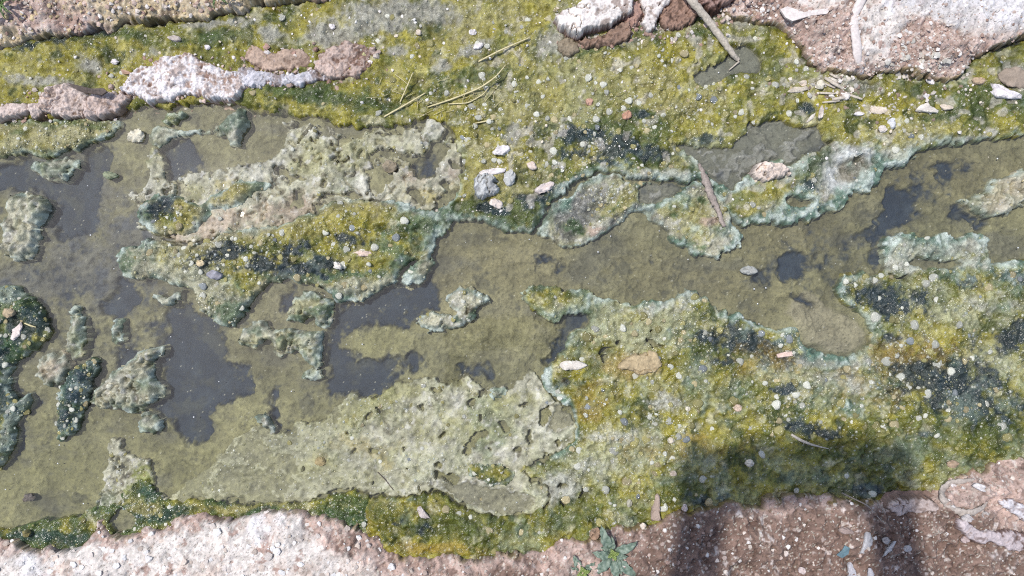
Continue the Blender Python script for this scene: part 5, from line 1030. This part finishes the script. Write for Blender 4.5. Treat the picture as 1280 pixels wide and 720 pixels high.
def bubbles(key, n_big, n_small, dens, rmin=2.4, rmax=6.8, seed=0, rpow=1.8, smax=2.1):
    o, f, z, sl, mcol = MATS[key]; px = FULL['PX'][sl]; py = FULL['PY'][sl]; xs = FULL['XX'][sl]; ys = FULL['YY'][sl]
    ok = (f > 0.72) & (px > -30) & (px < 1310) & (py > -25) & (py < 745)
    mcol = np.broadcast_to(mcol, px.shape + (3,)); lum = mcol @ np.array([.3, .6, .1], np.float32); clus = sst(-0.1, 0.55, FULL['N_c'][sl] + 0.4 * FULL['N_mid'][sl]) + 0.3; w = np.where(ok, dens(px, py) * clus * (0.22 + 0.78 * sst(0.04, 0.11, lum)), 0).ravel().astype(float); w /= w.sum()
    rr = np.random.default_rng(seed); idx = rr.choice(w.size, n_big * 3 + n_small, p=w, replace=False)
    got = []; k = 0
    org = o.location
    for q in idx[:n_big * 3]:
        if k >= n_big: break
        x, y, zz = xs.flat[q], ys.flat[q], z.flat[q]; r = (rmin + (rmax - rmin) * rr.random() ** rpow) * PXM
        if any((x - a) ** 2 + (y - b) ** 2 < (0.8 * (r + c)) ** 2 for a, b, c in got): continue
        got.append((x, y, r)); k += 1
        b = bpy.data.objects.new('bubble', BME[int(rr.choice(4, p=(0.46, 0.33, 0.05, 0.16)))]); COL.link(b); b.parent = o
        b.location = (x - org.x, y - org.y, zz - org.z - 0.20 * r); e = 0.75 + 0.4 * rr.random()
        b.scale = (r, r * e, r * (0.7 + 0.4 * rr.random())); b.rotation_euler = (0.25 * (rr.random() - .5), 0.25 * (rr.random() - .5), rr.random() * 6.28)
    V0, F0 = dome_mesh('x', 6, 2, None); AV = []; AF = []; AC = []; m = 0
    pal = np.array([S(214, 212, 198), S(196, 190, 160), S(160, 166, 168), S(160, 152, 100), S(120, 120, 74), S(84, 90, 60)])
    for q in idx[n_big * 3:]:
        r = (0.7 + (smax - 0.7) * rr.random() ** 1.6) * PXM; x, y, zz = xs.flat[q] - org.x, ys.flat[q] - org.y, z.flat[q] - org.z
        AV.append(V0 * (r, r * (0.7 + 0.6 * rr.random()), r) + (x, y, zz - 0.1 * r)); AF.append(F0 + m); m += len(V0)
        AC.append(np.broadcast_to(0.45 * 1.25 * mcol.reshape(-1, 3)[q] + 0.55 * pal[int(rr.choice(6, p=(.14, .18, .16, .2, .2, .12)))] * (0.7 + 0.5 * rr.random()), (len(V0), 3)))
    if n_small:
        s_ = mesh_obj('small_bubbles', np.concatenate(AV), np.concatenate(AF), M_fleck, parent=o, col=np.concatenate(AC), wet=np.full(m, 0.8)); s_['kind'] = 'stuff'
def gauss(px, py, bl, base=0.0):
    g = np.full(px.shape, base, np.float32)
    for x, y, rx, ry, a in bl: g += a * np.exp(-(((px - x) / rx) ** 2 + ((py - y) / ry) ** 2))
    return g
bubbles('L', 300, 3600, lambda x, y: gauss(x, y, [(1165, 470, 90, 40, 3), (930, 430, 90, 40, 2), (1110, 375, 70, 30, 2), (800, 520, 100, 60, 1.6), (1230, 350, 70, 20, 1.5), (1040, 510, 120, 30, 1.5), (780, 600, 100, 30, 1.0)], 0.6) * (1 - 0.7 * ((y > 550) & (x > 850))), seed=1)
bubbles('U', 290, 2300, lambda x, y: gauss(x, y, [(760, 110, 130, 60, 2.5), (700, 180, 110, 50, 2), (640, 190, 60, 50, 1.2), (470, 135, 90, 20, 1.0), (850, 130, 70, 40, 1.5), (110, 85, 90, 20, .8), (1010, 250, 60, 20, 1.2), (1130, 165, 60, 20, 1), (820, 190, 60, 20, 1.5)], 0.16), seed=2, rmax=5.5)
bubbles('C', 110, 900, lambda x, y: gauss(x, y, [(210, 262, 36, 20, 3), (300, 325, 70, 24, 3), (400, 310, 70, 40, 2), (270, 375, 50, 30, 1.2)], 0.3), seed=3, rmax=5.5)
bubbles('P', 30, 350, lambda x, y: gauss(x, y, [(860, 280, 50, 30, 2), (770, 250, 30, 20, 2)], 0.4), seed=4, rmax=4)
bubbles('B', 20, 700, lambda x, y: np.ones_like(x), seed=5, rmax=4)
bubbles('G', 20, 300, lambda x, y: np.ones_like(x), seed=6, rmax=3.5)
bubbles('leftgreen', 40, 260, lambda x, y: gauss(x, y, [(40, 405, 24, 22, 2)], 0.6), seed=7, rmax=5)
bubbles('bluecolumn', 24, 130, lambda x, y: np.ones_like(x), seed=8, rmax=4.5)
bubbles('S', 30, 500, lambda x, y: gauss(x, y, [(480, 540, 120, 60, 1)], 0.4), seed=9, rmax=3.6)
bubbles('T', 16, 260, lambda x, y: np.ones_like(x), seed=10, rmax=3.4)
bubbles('H', 8, 120, lambda x, y: np.ones_like(x), seed=11, rmax=3.4)
bubbles('hook', 8, 50, lambda x, y: np.ones_like(x), seed=12, rmax=3.2)
bubbles('lens', 12, 50, lambda x, y: np.ones_like(x), seed=13, rmax=3.6)
bubbles('raft', 4, 60, lambda x, y: np.ones_like(x), seed=14, rmax=3)

# ------------------------------------------------------------------ loose crumbs on the banks
def crumbs(name, label, cat, n, region, pal, rmin, rmax, seed, flatm=0.6, sinkf=0.2, cap=4e-6):
    rr = np.random.default_rng(seed); ph = (1 + 5 ** 0.5) / 2
    I = np.array([(-1, ph, 0), (1, ph, 0), (-1, -ph, 0), (1, -ph, 0), (0, -1, ph), (0, 1, ph), (0, -1, -ph), (0, 1, -ph), (ph, 0, -1), (ph, 0, 1), (-ph, 0, -1), (-ph, 0, 1)]) / 1.9
    T = np.array([(0, 11, 5), (0, 5, 1), (0, 1, 7), (0, 7, 10), (0, 10, 11), (1, 5, 9), (5, 11, 4), (11, 10, 2), (10, 7, 6), (7, 1, 8), (3, 9, 4), (3, 4, 2), (3, 2, 6), (3, 6, 8), (3, 8, 9), (4, 9, 5), (2, 4, 11), (6, 2, 10), (8, 6, 7), (9, 8, 1)])
    w = region.astype(float).ravel(); area = np.abs(np.gradient(GX))[None, :] * np.abs(np.gradient(GY))[:, None]
    w = w * np.minimum(area, cap).ravel(); w /= w.sum(); sgx = np.abs(np.gradient(GX)); sgy = np.abs(np.gradient(GY))
    idx = rr.choice(w.size, n, p=w); V = []; F = []; C = []
    pal = np.array(pal)
    for t, q in enumerate(idx):
        r = (rmin + (rmax - rmin) * rr.random() ** 2.5) * PXM
        k = I * (0.7 + 0.6 * rr.random((12, 1))) * r * np.array([1, 0.6 + 0.5 * rr.random(), flatm * (0.5 + rr.random())])
        a = rr.random() * 6.28; c_, s_ = math.cos(a), math.sin(a); k = np.stack([c_ * k[:, 0] - s_ * k[:, 1], s_ * k[:, 0] + c_ * k[:, 1], k[:, 2]], 1)
        jx, jy = (rr.random(2) - 0.5) * (sgx.flat[q % NX], sgy.flat[q // NX])
        V.append(k + (XX.flat[q] + jx, YY.flat[q] + jy, ZTOP.flat[q] + r * flatm * (0.5 - sinkf))); F.append(T + 12 * t)
        C.append(np.broadcast_to(pal[int(rr.integers(len(pal)))] * (0.75 + 0.45 * rr.random()), (12, 3)))
    o = mesh_obj(name, np.concatenate(V), np.concatenate(F), M_stone, col=np.concatenate(C), wet=np.full(12 * n, 0.1), smooth=False)
    return tag(o, label, cat, kind='stuff')
near = (PX > -60) & (PX < 1340) & (PY > -60) & (PY < 780)
top_reg = sst(0.6, 0.8, topb) * near; bot_reg = sst(0.55, 0.75, botb) * near
SOILS = [S(200, 178, 166), S(182, 158, 144), S(216, 202, 190), S(168, 140, 126), S(228, 220, 214)]
crumbs('gravel', 'tan and pink soil crumbs covering the upper left bank', 'gravel', 3000, top_reg * (PX < 560), SOILS + [S(206, 186, 148), S(200, 180, 140)], 0.6, 3.8, 1)
crumbs('gravel', 'brown and white grit covering the upper right bank', 'gravel', 3000, top_reg * (PX > 860) * (1 - 0.75 * crust), SOILS, 0.6, 3.0, 2)
crumbs('gravel', 'white crust crumbs covering the lower left bank', 'gravel', 800, bot_reg * (PX < 520), [S(232, 226, 222), S(218, 206, 198), S(236, 232, 230), S(204, 188, 176)], 0.6, 5.2, 3, 0.35)
crumbs('gravel', 'reddish soil crumbs covering the lower right bank', 'gravel', 1250, bot_reg * (PX > 480), SOILS + [S(160, 134, 120)], 0.6, 3.2, 4)
ridge = np.clip(blobs([(20, 142, 30, 9, 0), (60, 135, 20, 12, 0), (100, 130, 40, 14, 0), (160, 120, 30, 12, 0), (235, 105, 60, 24, 0), (340, 95, 60, 12, 0), (430, 80, 34, 20, 0), (350, 74, 50, 10, 0), (810, 40, 60, 16, 0), (740, 55, 40, 10, 0), (880, 20, 40, 14, 0), (935, 15, 30, 14, 0)]), 0, 1) ** 1.5 * near
crumbs('soil_crumbs', 'pink soil crumbs fallen round the clod row and the white rocks', 'crumbs', 900, ridge, SOILS + [S(226, 214, 206), S(170, 138, 124)], 0.9, 4.5, 15, 0.7)
wide = (np.maximum(topb, botb) > 0.7) & ~near & (np.abs(XX) < 1.7) & (np.abs(YY) < 1.4)
crumbs('gravel', 'soil crumbs lying on the banks beyond the picture', 'gravel', 3200, wide, SOILS, 2.0, 9.0, 16, 0.6, cap=1.0)
litter_reg = np.clip(blobs([(1130, 90, 70, 14, 0), (1045, 115, 30, 14, 0), (1100, 130, 90, 20, 0, .5), (1010, 110, 30, 20, 0, .6), (1180, 120, 60, 30, 0, .3)]), 0, 1) ** 2 * near
crumbs('rubble', 'white chippings strewn over the mat below the upper right bank', 'rubble', 420, litter_reg, [S(232, 224, 216), S(214, 204, 190), S(196, 190, 180), S(150, 130, 116)], 1.0, 4.2, 5, 0.5)
u_o, u_f, u_z, u_sl = MATS['U'][:4]; ureg = np.zeros(PX.shape, np.float32); ureg[u_sl] = u_f > 0.75
crumbs('grit', 'tiny white grit sprinkled over the large upper algae mat', 'grit', 650, ureg * near, [S(236, 230, 224), S(224, 210, 190), S(200, 196, 184)], 0.7, 2.6, 6, 0.6)

# ------------------------------------------------------------------ the photographer (only the shadow falls into view)
M_cloth = plain_mat('dark_clothes', S(70, 74, 92), 0.9, 200, 0.2)
M_case = plain_mat('phone_case', S(34, 34, 38), 0.4, 200, 0.1)
def person():
    V = []; E = []; Rd = []
    def v(p, r): V.append(p); Rd.append(r); return len(V) - 1
    def chain(start, pts):
        a = start
        for p, r in pts:
            b = v(p, r); E.append((a, b)); a = b
        return a
    g = 0.028
    pel = v((0.0, -0.62, 0.94), 0.15)
    ch = chain(pel, [((0.0, -0.62, 1.10), 0.145), ((0.0, -0.61, 1.28), 0.155), ((0.0, -0.60, 1.42), 0.12)])
    chain(ch, [((0.0, -0.585, 1.50), 0.055), ((0.0, -0.55, 1.58), 0.085), ((0.0, -0.53, 1.66), 0.095), ((0.0, -0.53, 1.74), 0.06)])
    for s, hx in ((-1, -0.125), (1, 0.085)):
        chain(pel, [((s * 0.10, -0.62, 0.86), 0.09), ((s * 0.12, -0.60, 0.50), 0.06), ((s * 0.13, -0.63, g + 0.08), 0.042), ((s * 0.14, -0.54, g + 0.035), 0.035), ((s * 0.145, -0.48, g + 0.025), 0.024)])
        w = chain(ch, [((s * 0.17, -0.60, 1.40), 0.06), ((s * 0.23, -0.50, 1.18), 0.050), ((hx * 1.35, -0.38, 1.06), 0.042), ((hx * 1.15, -0.20, 1.02), 0.032), ((hx, -0.115, 1.008), 0.027)])
        palm = chain(w, [((hx, -0.075, 1.008), 0.034), ((hx, -0.045, 1.010), 0.032)])
        inw = -s
        for i, (dy, ln) in enumerate(((-0.026, 0.05), (-0.008, 0.058), (0.010, 0.054), (0.026, 0.042))):
            chain(palm, [((hx + s * (0.020 - 8 * (dy + 0.004) ** 2), -0.052 + dy * 0.8, 1.018), 0.0095), ((hx + s * 0.010, -0.052 + dy * 0.8, 1.034), 0.009), ((hx + inw * ln, -0.050 + dy, 1.036), 0.0085)])
        chain(palm, [((hx + inw * 0.012, -0.095, 1.02), 0.011), ((hx + inw * 0.045, -0.088, 1.034), 0.009)])
    me = bpy.data.meshes.new('person'); me.from_pydata(V, E, []); o = bpy.data.objects.new('person', me); COL.link(o)
    md = o.modifiers.new('skin', 'SKIN')
    for i, sv in enumerate(me.skin_vertices[0].data): sv.radius = (Rd[i], Rd[i]); sv.use_root = (i == 0)
    sb = o.modifiers.new('smooth', 'SUBSURF'); sb.levels = 1; sb.render_levels = 1
    me.materials.append(M_cloth)
    return tag(o, 'person on the lower bank whose shadow of arms and hands falls on the mat', 'person')
person()
pv = []
bpx, bpy_ = 0.092, 0.037
for z_ in (-0.004, 0.004):
    for k in range(24):
        t = 2 * math.pi * k / 24; ex = 0.25
        pv.append((bpx * math.copysign(abs(math.cos(t)) ** ex, math.cos(t)), bpy_ * math.copysign(abs(math.sin(t)) ** ex, math.sin(t)), z_))
pv += [(0, 0, -0.004), (0, 0, 0.004)]; pf = []
for k in range(24):
    j = (k + 1) % 24; pf += [(k, j, 24 + j), (k, 24 + j, 24 + k), (48, j, k), (49, 24 + k, 24 + j)]
ph_o = mesh_obj('phone', pv, pf, M_case, smooth=False); ph_o.rotation_euler = (0, 0, R(5)); ph_o.location = (-0.02, CAM.y, CAM.z + 0.045); tag(ph_o, 'phone held level over the ditch, seen only by its shadow', 'phone')


# ------------------------------------------------------------------ a few specks of foam afloat
rf = np.random.default_rng(31); V0, F0 = dome_mesh('x', 7, 3, None); FV = []; FF = []; mf = 0; free = (ZTOP < -0.001) & near & (bank < 0.1)
for q in rf.choice(np.where(free.ravel())[0], 70, replace=False):
    r = (0.4 + 0.8 * rf.random() ** 2) * PXM; FV.append(V0 * (r, r, r) + (XX.flat[q], YY.flat[q], -0.0001)); FF.append(F0 + mf); mf += len(V0)
fo = mesh_obj('foam_specks', np.concatenate(FV), np.concatenate(FF), M_fleck, col=np.full((mf, 3), 0.55), wet=np.full(mf, 0.9)); tag(fo, 'tiny foam specks floating on the open water of the ditch', 'foam', kind='stuff')
